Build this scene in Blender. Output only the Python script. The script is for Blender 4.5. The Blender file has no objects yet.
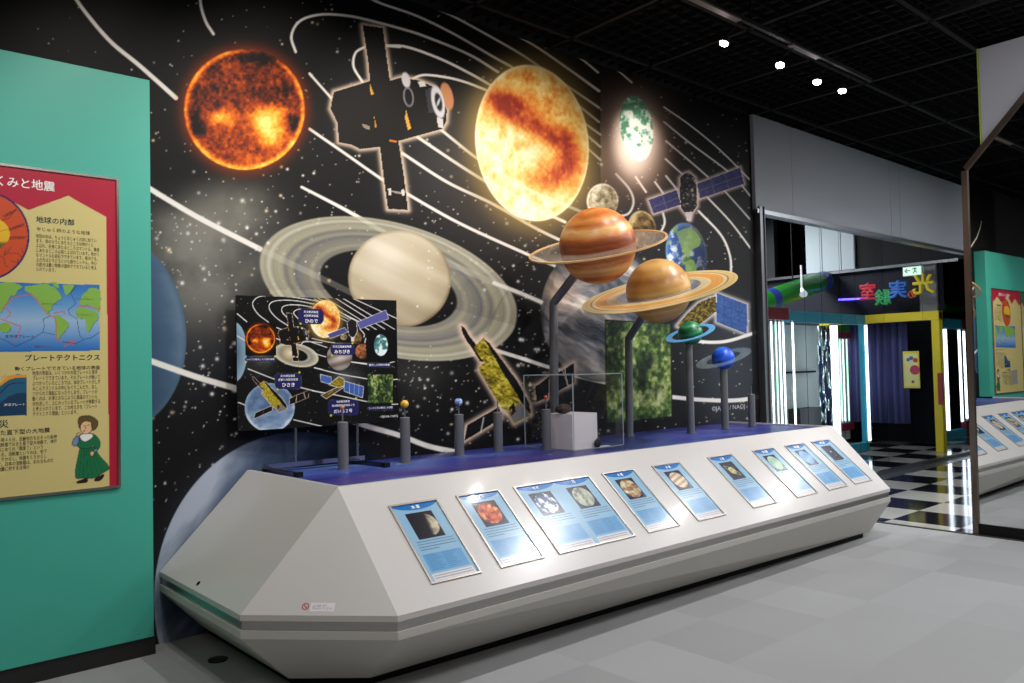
import bpy, bmesh, math, random
import numpy as np
from mathutils import Vector, Matrix
random.seed(7)
SC = bpy.context.scene
COL = SC.collection
R_ = math.radians

# ------------------------------------------------------------------ camera
FPX = 802.5
YAW, PIT, ROL = 0.718900, 0.0313947, -0.0221623
EYE = np.array([0.0, 0.0, 1.5])
def cam_axes():
    cy, sy = math.cos(YAW), math.sin(YAW)
    F = np.array([sy*math.cos(PIT), cy*math.cos(PIT), math.sin(PIT)])
    Rt = np.array([cy, -sy, 0.0]); U = np.cross(Rt, F)
    return Rt*math.cos(ROL)+U*math.sin(ROL), -Rt*math.sin(ROL)+U*math.cos(ROL), F
CR, CU, CF = cam_axes()
def ray(u, v): return CR*(u-512)/FPX - CU*(v-341.5)/FPX + CF
def onp(u, v, ax, val):          # survey: the world point seen at (u, v) on the plane axis = val
    d = ray(u, v); return EYE + d*(val-EYE[ax])/d[ax]
def proj(P):                     # arrays (N,3) -> measured photo coordinates, used to rectify the prints
    Q = P-EYE; w = Q@CF
    return 512+FPX*(Q@CR)/w, 341.5-FPX*(Q@CU)/w
cd = bpy.data.cameras.new('camera'); cam = bpy.data.objects.new('camera', cd); COL.objects.link(cam)
cd.sensor_width = 36; cd.lens = FPX*36/1024; cd.clip_start = 0.05
cam.matrix_world = Matrix(((CR[0], CU[0], -CF[0], 0), (CR[1], CU[1], -CF[1], 0), (CR[2], CU[2], -CF[2], 1.5), (0, 0, 0, 1)))
SC.camera = cam

# ------------------------------------------------------------------ helpers
def lin(c):
    c = np.asarray(c, float)/255.0
    return np.where(c <= 0.04045, c/12.92, ((c+0.055)/1.055)**2.4)
MATS = {}
def mat(name, rgb=None, rough=0.5, metal=0.0, emit=None, estr=0, noise=None, spec=None, trans=0, coat=0, ior=None, alpha=None):
    if name in MATS: return MATS[name]
    m = bpy.data.materials.new(name); m.use_nodes = True
    nt = m.node_tree; b = nt.nodes['Principled BSDF']
    if rgb is not None: b.inputs['Base Color'].default_value = (*lin(rgb), 1)
    b.inputs['Roughness'].default_value = rough; b.inputs['Metallic'].default_value = metal
    if spec is not None: b.inputs['Specular IOR Level'].default_value = spec
    if coat: b.inputs['Coat Weight'].default_value = coat; b.inputs['Coat Roughness'].default_value = 0.08
    if trans: b.inputs['Transmission Weight'].default_value = trans
    if alpha is not None: b.inputs['Alpha'].default_value = alpha
    if emit is not None:
        b.inputs['Emission Color'].default_value = (*lin(emit), 1); b.inputs['Emission Strength'].default_value = estr
    if noise:   # (scale, amount) gentle tone variation and grain of the material itself
        tc = nt.nodes.new('ShaderNodeTexCoord'); n = nt.nodes.new('ShaderNodeTexNoise'); n.inputs['Scale'].default_value = noise[0]
        n.inputs['Detail'].default_value = 6
        mx = nt.nodes.new('ShaderNodeMix'); mx.data_type = 'RGBA'
        c = lin(rgb)
        mx.inputs['A'].default_value = (*(c*(1-noise[1])), 1); mx.inputs['B'].default_value = (*np.minimum(c*(1+noise[1]), 1), 1)
        nt.links.new(tc.outputs['Object'], n.inputs['Vector']); nt.links.new(n.outputs['Fac'], mx.inputs['Factor'])
        nt.links.new(mx.outputs['Result'], b.inputs['Base Color'])
        if len(noise) > 2:
            bp = nt.nodes.new('ShaderNodeBump'); bp.inputs['Strength'].default_value = noise[2]; bp.inputs['Distance'].default_value = 0.002
            nt.links.new(n.outputs['Fac'], bp.inputs['Height']); nt.links.new(bp.outputs['Normal'], b.inputs['Normal'])
    MATS[name] = m
    return m
def print_mat(name, rough=0.45, spec=0.3, coat=0):
    m = mat(name, (128, 128, 128), rough, spec=spec, coat=coat)
    nt = m.node_tree
    if not any(n.type == 'ATTRIBUTE' for n in nt.nodes):
        a = nt.nodes.new('ShaderNodeAttribute'); a.attribute_name = 'ink'
        nt.links.new(a.outputs['Color'], nt.nodes['Principled BSDF'].inputs['Base Color'])
    return m

def thing(name, label, cat, loc=(0, 0, 0), group=None):
    o = bpy.data.objects.new(name, None); COL.objects.link(o); o.location = loc
    o.empty_display_size = 0.1
    o['label'] = label; o['category'] = cat
    if group: o['group'] = group
    return o
def tag(o, label=None, cat=None, group=None, kind=None):
    if label: o['label'] = label
    if cat: o['category'] = cat
    if group: o['group'] = group
    if kind: o['kind'] = kind
    return o
def wloc(o):
    v = Vector((0, 0, 0))
    while o is not None: v += o.location; o = o.parent
    return v
def link(name, me, mats, parent=None, origin=None, smooth=False):
    o = bpy.data.objects.new(name, me); COL.objects.link(o)
    if not isinstance(mats, (list, tuple)): mats = [mats]
    for m in mats: me.materials.append(m)
    if parent is not None:
        w = wloc(parent); me.transform(Matrix.Translation(-w)); o.parent = parent
    else:
        if origin is None:
            n = len(me.vertices); co = np.empty(n*3); me.vertices.foreach_get('co', co); co = co.reshape(-1, 3)
            origin = Vector(((co[:, 0].min()+co[:, 0].max())/2, (co[:, 1].min()+co[:, 1].max())/2, co[:, 2].min()))
        me.transform(Matrix.Translation(-Vector(origin))); o.location = origin
    if smooth: me.polygons.foreach_set('use_smooth', [True]*len(me.polygons))
    return o
def obj(name, bm, mats, parent=None, origin=None, smooth=False, bevel=0):
    if bevel:
        bmesh.ops.bevel(bm, geom=list(bm.edges), offset=bevel, segments=2, affect='EDGES', profile=0.5)
    bmesh.ops.recalc_face_normals(bm, faces=bm.faces)
    me = bpy.data.meshes.new(name); bm.to_mesh(me); bm.free()
    return link(name, me, mats, parent, origin, smooth)
def box(bm, x0, x1, y0, y1, z0, z1, mi=0):
    vs = [bm.verts.new(p) for p in ((x0, y0, z0), (x1, y0, z0), (x1, y1, z0), (x0, y1, z0), (x0, y0, z1), (x1, y0, z1), (x1, y1, z1), (x0, y1, z1))]
    for f in ((0, 3, 2, 1), (4, 5, 6, 7), (0, 1, 5, 4), (1, 2, 6, 5), (2, 3, 7, 6), (3, 0, 4, 7)):
        bm.faces.new([vs[i] for i in f]).material_index = mi
def B(*boxes):
    bm = bmesh.new()
    for b in boxes: box(bm, *b)
    return bm
def quadstrip_prism(bm, pts, off, mi=0):     # polygon (list of 3D points) extruded by a vector
    off = Vector(off); a = [bm.verts.new(p) for p in pts]; b = [bm.verts.new(Vector(p)+off) for p in pts]
    bm.faces.new(a).material_index = mi; bm.faces.new(b[::-1]).material_index = mi
    n = len(pts)
    for i in range(n): bm.faces.new((a[i], a[(i+1) % n], b[(i+1) % n], b[i])).material_index = mi
def tube(bm, pts, r, seg=16, caps=True, rs=None):
    pts = [Vector(p) for p in pts]; rings = []; prev = None
    for i, p in enumerate(pts):
        if i == 0: d = pts[1]-p
        elif i == len(pts)-1: d = p-pts[i-1]
        else: d = (pts[i+1]-p).normalized()+(p-pts[i-1]).normalized()
        d.normalize()
        if prev is None:
            a = d.orthogonal().normalized()
        else:
            a = (prev-d*prev.dot(d)).normalized()
        prev = a; b = d.cross(a)
        rr = rs[i] if rs else r
        k = 1.0
        if 0 < i < len(pts)-1:
            c = (pts[i+1]-p).normalized().dot((p-pts[i-1]).normalized()); k = 1/math.sqrt(max((1+c)/2, .3))
        rings.append([bm.verts.new(p+(a*math.cos(t)+b*math.sin(t))*rr*(1+(k-1)*abs(math.sin(t))*0)) for t in [2*math.pi*j/seg for j in range(seg)]])
    for i in range(len(rings)-1):
        for j in range(seg):
            bm.faces.new((rings[i][j], rings[i][(j+1) % seg], rings[i+1][(j+1) % seg], rings[i+1][j]))
    if caps: bm.faces.new(rings[0][::-1]); bm.faces.new(rings[-1])
def T(pts, r, **k):
    bm = bmesh.new(); tube(bm, pts, r, **k); return bm
def smooth_sides(o, ang=40):
    me = o.data; me.polygons.foreach_set('use_smooth', [True]*len(me.polygons))
    try: me.set_sharp_from_angle(angle=R_(ang))
    except Exception: pass
    return o
def ball(c, r, seg=48, rings=32):
    bm = bmesh.new(); bmesh.ops.create_uvsphere(bm, u_segments=seg, v_segments=rings, radius=r)
    bmesh.ops.translate(bm, verts=bm.verts, vec=Vector(c)); return bm
def text_mesh(body, width=None, size=1.0, bold=0.0, bevel=0.0, spacing=1.0, line=1.0, align='LEFT'):
    c = bpy.data.curves.new('lettering', 'FONT'); c.body = body; c.size = 1.0; c.offset = bold; c.space_character = spacing
    c.space_line = line; c.align_x = align; c.resolution_u = 2
    if bevel: c.extrude = .05; c.bevel_depth = bevel; c.bevel_resolution = 1
    o = bpy.data.objects.new('lettering', c); COL.objects.link(o)
    bpy.context.view_layer.update()
    me = bpy.data.meshes.new_from_object(o.evaluated_get(bpy.context.evaluated_depsgraph_get()))
    bpy.data.objects.remove(o); bpy.data.curves.remove(c)
    n = len(me.vertices); co = np.empty(n*3); me.vertices.foreach_get('co', co); co = co.reshape(-1, 3)
    lo, hi = co.min(0), co.max(0)
    return me, co, lo, hi
def text(name, body, origin, ex, ey, m, parent, width=None, height=None, bold=0.0, line=1.0, align='LEFT', lift=0.0, thick=0.0, **kw):
    """lettering whose lower left corner of its box stands at origin; ex, ey unit vectors on the surface"""
    me, co, lo, hi = text_mesh(body, bold=bold, line=line, align=align)
    sx = (width/(hi[0]-lo[0])) if width else None; sy = (height/(hi[1]-lo[1])) if height else None
    if sx is None: sx = sy
    if sy is None: sy = sx
    ex = np.array(ex, float); ey = np.array(ey, float); nz = np.cross(ex, ey)
    P = np.array(origin, float)+np.outer((co[:, 0]-lo[0])*sx, ex)+np.outer((co[:, 1]-lo[1])*sy, ey)+nz*lift
    me.vertices.foreach_set('co', P.ravel()); me.update()
    if thick:
        bm = bmesh.new(); bm.from_mesh(me)
        bmesh.ops.remove_doubles(bm, verts=bm.verts, dist=1e-5)
        g = bmesh.ops.extrude_face_region(bm, geom=list(bm.faces))
        bmesh.ops.translate(bm, verts=[v for v in g['geom'] if isinstance(v, bmesh.types.BMVert)], vec=Vector(nz*thick))
        bmesh.ops.recalc_face_normals(bm, faces=bm.faces)
        bm.to_mesh(me); bm.free()
    return link(name, me, m, parent, **kw)

# ------------------------------------------------------------------ painting toolkit (prints are painted as ink values on a fine mesh)
RNG = np.random.default_rng(5)
TAB = RNG.random((256, 256))
def vn(x, y, s=0):
    xi = np.floor(x).astype(int); yi = np.floor(y).astype(int); fx = x-xi; fy = y-yi
    fx = fx*fx*(3-2*fx); fy = fy*fy*(3-2*fy)
    g = lambda a, b: TAB[(a+s*37) & 255, (b+s*91) & 255]
    return (g(xi, yi)*(1-fx)+g(xi+1, yi)*fx)*(1-fy)+(g(xi, yi+1)*(1-fx)+g(xi+1, yi+1)*fx)*fy
def fbm(x, y, o=4, s=0):
    t = 0; a = 0.5; n = 0
    for i in range(o): t = t+a*vn(x, y, s+i); n += a; x = x*2.03; y = y*2.03; a *= .5
    return t/n
def ramp(t, st):
    k = [s[0] for s in st]; return np.stack([np.interp(t, k, [s[1][i] for s in st]) for i in range(3)], -1)
def catmull(p, n=8):
    p = [np.array(q, float) for q in p]
    if len(p) < 3: return p
    q = [2*p[0]-p[1]]+p+[2*p[-1]-p[-2]]; out = []
    for i in range(1, len(q)-2):
        for j in range(n):
            t = j/n
            out.append(.5*((2*q[i])+(-q[i-1]+q[i+1])*t+(2*q[i-1]-5*q[i]+4*q[i+1]-q[i+2])*t*t+(-q[i-1]+3*q[i]-3*q[i+1]+q[i+2])*t**3))
    out.append(p[-1]); return out
class Paint:
    def __init__(s, A, Bv, base): s.A = A; s.B = Bv; s.C = np.tile(np.array(base, float), (len(A), 1))
    def mix(s, idx, m, col):
        m = np.clip(m, 0, 1)[:, None]; s.C[idx] = s.C[idx]*(1-m)+np.asarray(col, float)*m
    def sub(s, x0, x1, y0, y1): return np.nonzero((s.A > x0) & (s.A < x1) & (s.B > y0) & (s.B < y1))[0]
    def stroke(s, pts, w, col, a=1.0, smooth=True, soft=None, w2=None):
        P = catmull(pts) if smooth else [np.array(q, float) for q in pts]
        pad = (w+2) if soft is None else soft*3
        dist = None
        xs = [p[0] for p in P]; ys = [p[1] for p in P]
        idx = s.sub(min(xs)-pad, max(xs)+pad, min(ys)-pad, max(ys)+pad)
        if len(idx) == 0: return
        a_, b_ = s.A[idx], s.B[idx]; dist = np.full(len(idx), 1e9); tt = np.zeros(len(idx)); n = len(P)-1
        for i in range(n):
            p, q = P[i], P[i+1]; d = q-p; L = d@d+1e-12
            k = np.nonzero((a_ > min(p[0], q[0])-pad) & (a_ < max(p[0], q[0])+pad) & (b_ > min(p[1], q[1])-pad) & (b_ < max(p[1], q[1])+pad))[0]
            t = np.clip(((a_[k]-p[0])*d[0]+(b_[k]-p[1])*d[1])/L, 0, 1)
            dd = np.hypot(a_[k]-p[0]-t*d[0], b_[k]-p[1]-t*d[1]); c = dd < dist[k]
            dist[k] = np.where(c, dd, dist[k]); tt[k] = np.where(c, (i+t)/n, tt[k])
        if soft is None:
            ww = w if w2 is None else w+(w2-w)*tt
            m = np.clip(ww/2+.5-dist, 0, 1)
        else: m = np.exp(-(dist/soft)**2)
        s.mix(idx, m*a, col)
    def poly(s, pts, col, a=1.0, glow=None, smooth=False):
        if smooth: pts = [tuple(q) for q in catmull(list(pts)+[pts[0]], 5)][:-1]
        if glow:
            s.stroke(list(pts)+[pts[0]], 1, glow[0], glow[2], smooth=False, soft=glow[1])
        xs = [p[0] for p in pts]; ys = [p[1] for p in pts]; idx = s.sub(min(xs), max(xs), min(ys), max(ys))
        if len(idx) == 0: return
        x, y = s.A[idx], s.B[idx]; ins = np.zeros(len(idx), bool); n = len(pts)
        for i in range(n):
            x1, y1 = pts[i]; x2, y2 = pts[(i+1) % n]
            if y1 == y2: continue
            ins ^= ((y1 > y) != (y2 > y)) & (x < (x2-x1)*(y-y1)/(y2-y1)+x1)
        c = col(x[ins], y[ins]) if callable(col) else col
        s.mix(idx[ins], np.full(ins.sum(), a), c)
    def ell(s, cx, cy, rx, ry, deg, fn, pad=1.0, soft=.6):
        """fn(d, lx, ly, x, y) -> colour (and optionally alpha) inside the ellipse"""
        m = max(rx, ry)*pad+2; idx = s.sub(cx-m, cx+m, cy-m, cy+m)
        if len(idx) == 0: return
        c, n = math.cos(R_(deg)), math.sin(R_(deg)); dx = s.A[idx]-cx; dy = s.B[idx]-cy
        lx = (dx*c+dy*n)/rx; ly = (-dx*n+dy*c)/ry; d = np.hypot(lx, ly)
        k = d < pad+2/min(rx, ry); idx = idx[k]; d = d[k]; lx = lx[k]; ly = ly[k]
        r = fn(d, lx, ly, s.A[idx], s.B[idx]); al = 1.0
        if isinstance(r, tuple): r, al = r
        s.mix(idx, np.clip((pad-d)*min(rx, ry)/soft/2+.5, 0, 1)*al, r)
    def glowspot(s, cx, cy, rx, ry, col, a, clip=None, deg=0, p=2):
        m = 2.4; idx = s.sub(cx-rx*m-ry*m*(deg != 0), cx+rx*m+ry*m*(deg != 0), cy-ry*m-rx*m*(deg != 0), cy+ry*m+rx*m*(deg != 0))
        if clip: idx = idx[(s.A[idx] > clip[0]) & (s.A[idx] < clip[1])]
        c, n = math.cos(R_(deg)), math.sin(R_(deg)); dx = s.A[idx]-cx; dy = s.B[idx]-cy
        d = np.hypot((dx*c+dy*n)/rx, (-dx*n+dy*c)/ry)
        s.mix(idx, a*np.exp(-d**p), col)
    def rgb(s, f=1.0): return np.minimum(lin(np.clip(s.C, 0, 255))*f, 0.95)
def grid_mesh(name, P, nx, ny, cols, m, parent=None, origin=None):
    """P (nx*ny,3) row-major in y; ink colours per point"""
    me = bpy.data.meshes.new(name); me.vertices.add(nx*ny); me.vertices.foreach_set('co', P.ravel())
    i = np.arange(nx*ny).reshape(ny, nx); q = np.stack([i[:-1, :-1], i[:-1, 1:], i[1:, 1:], i[1:, :-1]], -1).reshape(-1, 4)
    nf = len(q); me.loops.add(nf*4); me.loops.foreach_set('vertex_index', q.ravel().astype(np.int32))
    me.polygons.add(nf); me.polygons.foreach_set('loop_start', np.arange(0, nf*4, 4, dtype=np.int32))
    at = me.color_attributes.new('ink', 'FLOAT_COLOR', 'POINT')
    at.data.foreach_set('color', np.concatenate([cols, np.ones((len(cols), 1))], 1).astype(np.float32).ravel())
    me.update(calc_edges=True)
    return link(name, me, m, parent, origin)

# ------------------------------------------------------------------ dimensions of the hall
MUR = 1.0; MIRROT = math.radians(-.68); TUBE = 4.0
YW = 4.73          # wall plane behind the console
XE = 7.42          # partition with the big mirror
CEIL = 4.15
M_chrome = mat('chrome', (200, 200, 205), 0.16, 1.0)
M_steel = mat('brushed_steel', (178, 175, 172), 0.3, 1.0, noise=(40, .06))
M_black = mat('black_metal', (14, 14, 15), 0.6, spec=.2)
M_dark = mat('black_paint', (9, 9, 10), 0.85, spec=.1)
M_pole = mat('grey_tube', (128, 128, 130), 0.38, 0.55)
M_white = mat('white_laminate', (212, 206, 202), 0.45, noise=(3, .02))
# ================================================================== SETTING
def floor_mat():
    m = bpy.data.materials.new('carpet_tiles'); m.use_nodes = True; nt = m.node_tree; b = nt.nodes['Principled BSDF']
    b.inputs['Roughness'].default_value = .8; b.inputs['Specular IOR Level'].default_value = .25
    tc = nt.nodes.new('ShaderNodeTexCoord')
    mp = nt.nodes.new('ShaderNodeMapping'); mp.inputs['Scale'].default_value = (2, 2, 2); mp.inputs['Location'].default_value = (.12, .3, .5)
    sn = nt.nodes.new('ShaderNodeVectorMath'); sn.operation = 'FLOOR'
    wn = nt.nodes.new('ShaderNodeTexWhiteNoise'); wn.noise_dimensions = '2D'
    nz = nt.nodes.new('ShaderNodeTexNoise'); nz.inputs['Scale'].default_value = 160; nz.inputs['Detail'].default_value = 4
    n2 = nt.nodes.new('ShaderNodeTexNoise'); n2.inputs['Scale'].default_value = 1.2
    a = nt.nodes.new('ShaderNodeMath'); a.operation = 'MULTIPLY_ADD'; a.inputs[1].default_value = .34; a.inputs[2].default_value = .0
    c = nt.nodes.new('ShaderNodeMath'); c.operation = 'MULTIPLY_ADD'; c.inputs[1].default_value = .14
    e = nt.nodes.new('ShaderNodeMath'); e.operation = 'MULTIPLY_ADD'; e.inputs[1].default_value = .25
    L = nt.links
    L.new(tc.outputs['Object'], mp.inputs['Vector']); L.new(mp.outputs['Vector'], sn.inputs[0]); L.new(sn.outputs[0], wn.inputs['Vector'])
    L.new(tc.outputs['Object'], nz.inputs['Vector']); L.new(tc.outputs['Object'], n2.inputs['Vector'])
    L.new(wn.outputs['Value'], a.inputs[0]); L.new(nz.outputs['Fac'], c.inputs[0]); L.new(a.outputs[0], c.inputs[2])
    L.new(n2.outputs['Fac'], e.inputs[0]); L.new(c.outputs[0], e.inputs[2])
    mx = nt.nodes.new('ShaderNodeMix'); mx.data_type = 'RGBA'
    mx.inputs['A'].default_value = (*lin((143, 142, 141)), 1); mx.inputs['B'].default_value = (*lin((174, 174, 174)), 1)
    L.new(e.outputs[0], mx.inputs['Factor'])
    L.new(mx.outputs['Result'], b.inputs['Base Color'])
    bp = nt.nodes.new('ShaderNodeBump'); bp.inputs['Strength'].default_value = .15; bp.inputs['Distance'].default_value = .003
    L.new(nz.outputs['Fac'], bp.inputs['Height']); L.new(bp.outputs['Normal'], b.inputs['Normal'])
    return m
def checker_mat():
    m = bpy.data.materials.new('checker_tiles'); m.use_nodes = True; nt = m.node_tree; b = nt.nodes['Principled BSDF']
    b.inputs['Roughness'].default_value = .09; b.inputs['Specular IOR Level'].default_value = .6
    tc = nt.nodes.new('ShaderNodeTexCoord'); mp = nt.nodes.new('ShaderNodeMapping')
    mp.inputs['Location'].default_value = (-7.6/.6, -3.36/.6, .5); mp.inputs['Scale'].default_value = (1/.6, 1/.6, 1)
    ck = nt.nodes.new('ShaderNodeTexChecker'); ck.inputs['Scale'].default_value = 1
    ck.inputs['Color1'].default_value = (*lin((30, 30, 38)), 1); ck.inputs['Color2'].default_value = (*lin((190, 188, 180)), 1)
    n = nt.nodes.new('ShaderNodeTexNoise'); n.inputs['Scale'].default_value = 18
    bp = nt.nodes.new('ShaderNodeBump'); bp.inputs['Strength'].default_value = .04; bp.inputs['Distance'].default_value = .004
    L = nt.links; L.new(tc.outputs['Object'], mp.inputs['Vector']); L.new(mp.outputs['Vector'], ck.inputs['Vector'])
    L.new(ck.outputs['Color'], b.inputs['Base Color']); L.new(n.outputs['Fac'], bp.inputs['Height']); L.new(bp.outputs['Normal'], b.inputs['Normal'])
    L.new(tc.outputs['Object'], n.inputs['Vector'])
    return m
tag(obj('floor', B((-4, 7.38, -5, 4.9, -.08, 0)), floor_mat(), origin=(0, 0, 0)), kind='structure')
tag(obj('floor_checkered', B((7.38, 22, -5, 4.9, -.08, 0)), checker_mat(), origin=(0, 0, 0)), kind='structure')
tag(obj('trim_threshold', B((7.36, 7.40, -5, 4.7, 0, .006)), mat('dark_rubber', (40, 38, 38), .6)), kind='structure')
tag(obj('wall_back', B((-4, 22, 4.745, 4.9, 0, 4.6)), mat('wall_dark', (30, 30, 32), .8)), kind='structure')
tag(obj('wall_front', B((-4, 22, -5.1, -5.0, 0, 4.6)), mat('wall_far_grey', (120, 120, 122), .8)), kind='structure')
tag(obj('wall_left_end', B((-4.1, -4.0, -5, 4.9, 0, 4.6)), mat('wall_far_grey'), ), kind='structure')
tag(obj('wall_right_end', B((22, 22.1, -5, 4.9, 0, 4.6)), M_dark), kind='structure')
# ceiling: dark void above an open black grid
M_grid = mat('grid_black', (22, 22, 24), .7, spec=.15)
M_grid2 = mat('grid_black_fine', (24, 24, 26), .8, spec=.05)
tag(obj('ceiling', B((-4.1, 22.1, -5.1, 4.9, 4.6, 4.7)), mat('void_black', (16, 16, 17), .9, noise=(2.5, .8))), kind='structure')
bm = bmesh.new()
for k in range(-11, 27):
    x = 6.64+k*1.0
    if -4 < x < 22: box(bm, x-.02, x+.02, -5, 4.73, CEIL, CEIL+.04)
for k in range(-8, 3):
    y = 2.49+k*1.0
    box(bm, -4, 22, y-.02, y+.02, CEIL, CEIL+.045)
tag(obj('ceiling_grid', bm, M_grid), kind='structure')
bm = bmesh.new()
for k in range(int(26/.13)):
    x = -4+.14+k*.13; box(bm, x-.004, x+.004, -3, 4.73, CEIL+.02, CEIL+.06)
for k in range(int(7.7/.13)):
    y = -3+.09+k*.13; box(bm, -4, 22, y-.004, y+.004, CEIL+.02, CEIL+.062)
tag(obj('ceiling_louvre', bm, M_grid2), kind='structure')
bm = bmesh.new()
rr = random.Random(3)
for k in range(150):     # ducts, trays and hangers lurking above the grid
    x = rr.uniform(0, 14); y = rr.uniform(-1.5, 4.5); L = rr.uniform(.2, 1.1); w = rr.uniform(.02, .09); z = rr.uniform(4.26, 4.5)
    if rr.random() < .5: box(bm, x, x+L, y, y+w, z, z+.05)
    else: box(bm, x, x+w, y, y+L, z, z+.05)
tag(obj('ceiling_services', bm, mat('service_grey', (40, 38, 36), .8)), kind='structure')

# bulkhead over the mirrored opening, in panels
M_bulk = mat('bulkhead_grey', (158, 158, 164), .55, noise=(1.2, .04))
bm = bmesh.new()
for a, b in ((7.60, 8.36), (8.366, 10.89), (10.896, 11.17), (11.176, 14.0), (14.006, 17)):
    box(bm, a, b, 4.68, 4.745, 3.13, CEIL)
tag(obj('wall_bulkhead', bm, M_bulk), kind='structure')
tag(obj('trim_bulkhead', B((7.60, 17, 4.66, 4.745, 3.085, 3.13)), mat('trim_chrome', (150, 150, 155), .38, 1.0)), kind='structure')
# partition carrying the large mirror, left edge with a yellow-green bead
tag(obj('wall_right', B((XE+.13, XE+.25, -5, 2.455, 0, CEIL-.01)), mat('partition_white', (188, 188, 196), .6)), kind='structure')
tag(obj('trim_partition', B((XE+.12, XE+.26, 2.455, 2.468, 0, CEIL-.01)), mat('bead_green', (170, 190, 70), .5)), kind='structure')

# ================================================================== MURAL
def star_field(p, n, seed, x0, x1, y0, y1, big=.12, dens=None, smax=1.6):
    r = np.random.default_rng(seed)
    for i in range(n):
        x = r.uniform(x0, x1); y = r.uniform(y0, y1)
        if dens is not None and r.random() > dens(x, y): continue
        s = r.uniform(.5, .85) if r.random() > big else r.uniform(.9, smax)
        k = p.sub(x-4*s, x+4*s, y-4*s, y+4*s)
        if len(k) == 0: continue
        d2 = (p.A[k]-x)**2+(p.B[k]-y)**2
        p.mix(k, np.exp(-d2/(s*s))*r.uniform(.5, 1.0), (250, 246, 236) if r.random() < .8 else (235, 205, 160))
LINE = (226, 220, 212)
def saturn_ring(p, cx, cy, a, b, deg, inner, dark=1.0):
    k = [inner, .53, .56, .60, .64, .68, .72, .76, .80, .84, .90, .93, .96, 1.0]
    v = [.35, .60, .45, .62, .52, .50, .40, .62, .45, .70, .62, .86, .66, .80]
    def f(d, lx, ly, x, y):
        g = np.interp(d, k, v)+.05*(vn(d*90, d*0+3, 2)-.5)
        c = ramp(g, [(0, (40, 40, 48)), (.4, (110, 108, 112)), (.55, (142, 138, 120)), (.7, (168, 163, 138)), (.9, (200, 195, 182))])*dark
        al = np.where(d < inner, 0, .88)*np.clip((d-inner)*40, 0, 1)
        return c, al
    p.ell(cx, cy, a, b, deg, f)
def burnt_sun(p, cx, cy, r, k=1.0):
    def f(d, lx, ly, x, y):
        n = fbm(lx*4+10, ly*4+4, 5, 3); n2 = fbm(lx*9, ly*9, 4, 9)
        g = .10+.6*n2*n+.22*np.clip(ly+.1, 0, 1)+.45*(fbm(lx*20, ly*20, 3, 41)-.5)+.5*np.clip(vn(lx*34, ly*34, 51)-.82, 0, 1)
        act = .85*np.exp(-(((lx+.38)/.22)**2+((ly-.10)/.14)**2))+1.0*np.exp(-(((lx-.42)/.26)**2+((ly-.16)/.2)**2))+.6*np.exp(-(((lx-.45)/.2)**2+((ly-.42)/.2)**2))+.35*np.exp(-((lx/.35)**2+((ly-.1)/.25)**2))
        act = act*(.30+.8*n)
        dk = .5*np.exp(-(((lx+.82)/.14)**2+((ly-.28)/.22)**2))+.5*np.exp(-(((lx-.80)/.12)**2+((ly-.22)/.12)**2))+.35*np.exp(-(((lx-.3)/.5)**2+((ly+.85)/.1)**2))
        rim = np.exp(-((d-.97)/.045)**2)*np.clip(.75-.7*np.exp(-((lx-.25)**2+(ly+1)**2)/.12), 0, 1)
        return ramp(np.clip(g+act-dk+rim*.65, 0, 1.3), [(0, (14, 6, 4)), (.2, (80, 26, 8)), (.4, (160, 58, 10)), (.65, (232, 112, 18)), (.9, (252, 176, 48)), (1.2, (255, 232, 130))])
    p.glowspot(cx, cy, r*1.08, r*1.08, (196, 66, 8), .8, p=9)
    p.ell(cx, cy, r, r, 0, f)
def bright_sun(p, cx, cy, rx, ry, deg, seed=0):
    p.glowspot(cx, cy, rx*1.17, ry*1.13, (226, 186, 92), .7, p=7, deg=deg)
    p.glowspot(cx, cy, rx*1.4, ry*1.3, (120, 98, 56), .4, p=4, deg=deg)
    def f(d, lx, ly, x, y):
        n = fbm(lx*8+3, ly*8+8, 6, 5+seed); n2 = fbm(lx*22+3, ly*22+1, 3, 15+seed)
        e = lambda x0, y0, a, b_, q: np.exp(-((((lx-x0)*math.cos(q)+(ly-y0)*math.sin(q))/a)**2+((-(lx-x0)*math.sin(q)+(ly-y0)*math.cos(q))/b_)**2))
        sp = 1.0*e(-.38, -.55, .50, .20, .25)+.75*e(-.05, -.28, .5, .16, .5)+.7*e(.45, -.02, .35, .16, .5)+.85*e(.42, .42, .45, .20, -.1)+.5*e(.62, .1, .18, .3, 0)+.35*e(.0, .5, .4, .14, .3)
        g = .86-.85*sp*np.clip(-.15+1.9*n, 0, 1.3)+.9*(n-.5)+.35*(n2-.5)+.26*np.clip((ly-lx)*.6+.1, -.6, 1)
        rim = np.clip((d-.90)/.10, 0, 1)**2
        c = ramp(np.clip(g, 0, 1.3), [(0, (142, 44, 26)), (.25, (190, 80, 34)), (.48, (222, 138, 56)), (.7, (236, 186, 96)), (.9, (244, 214, 142)), (1.2, (252, 240, 208))])
        return c*(1-rim[:, None]*.8)+np.array([255, 244, 196.])*rim[:, None]*.8
    p.ell(cx, cy, rx, ry, deg, f)
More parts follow.
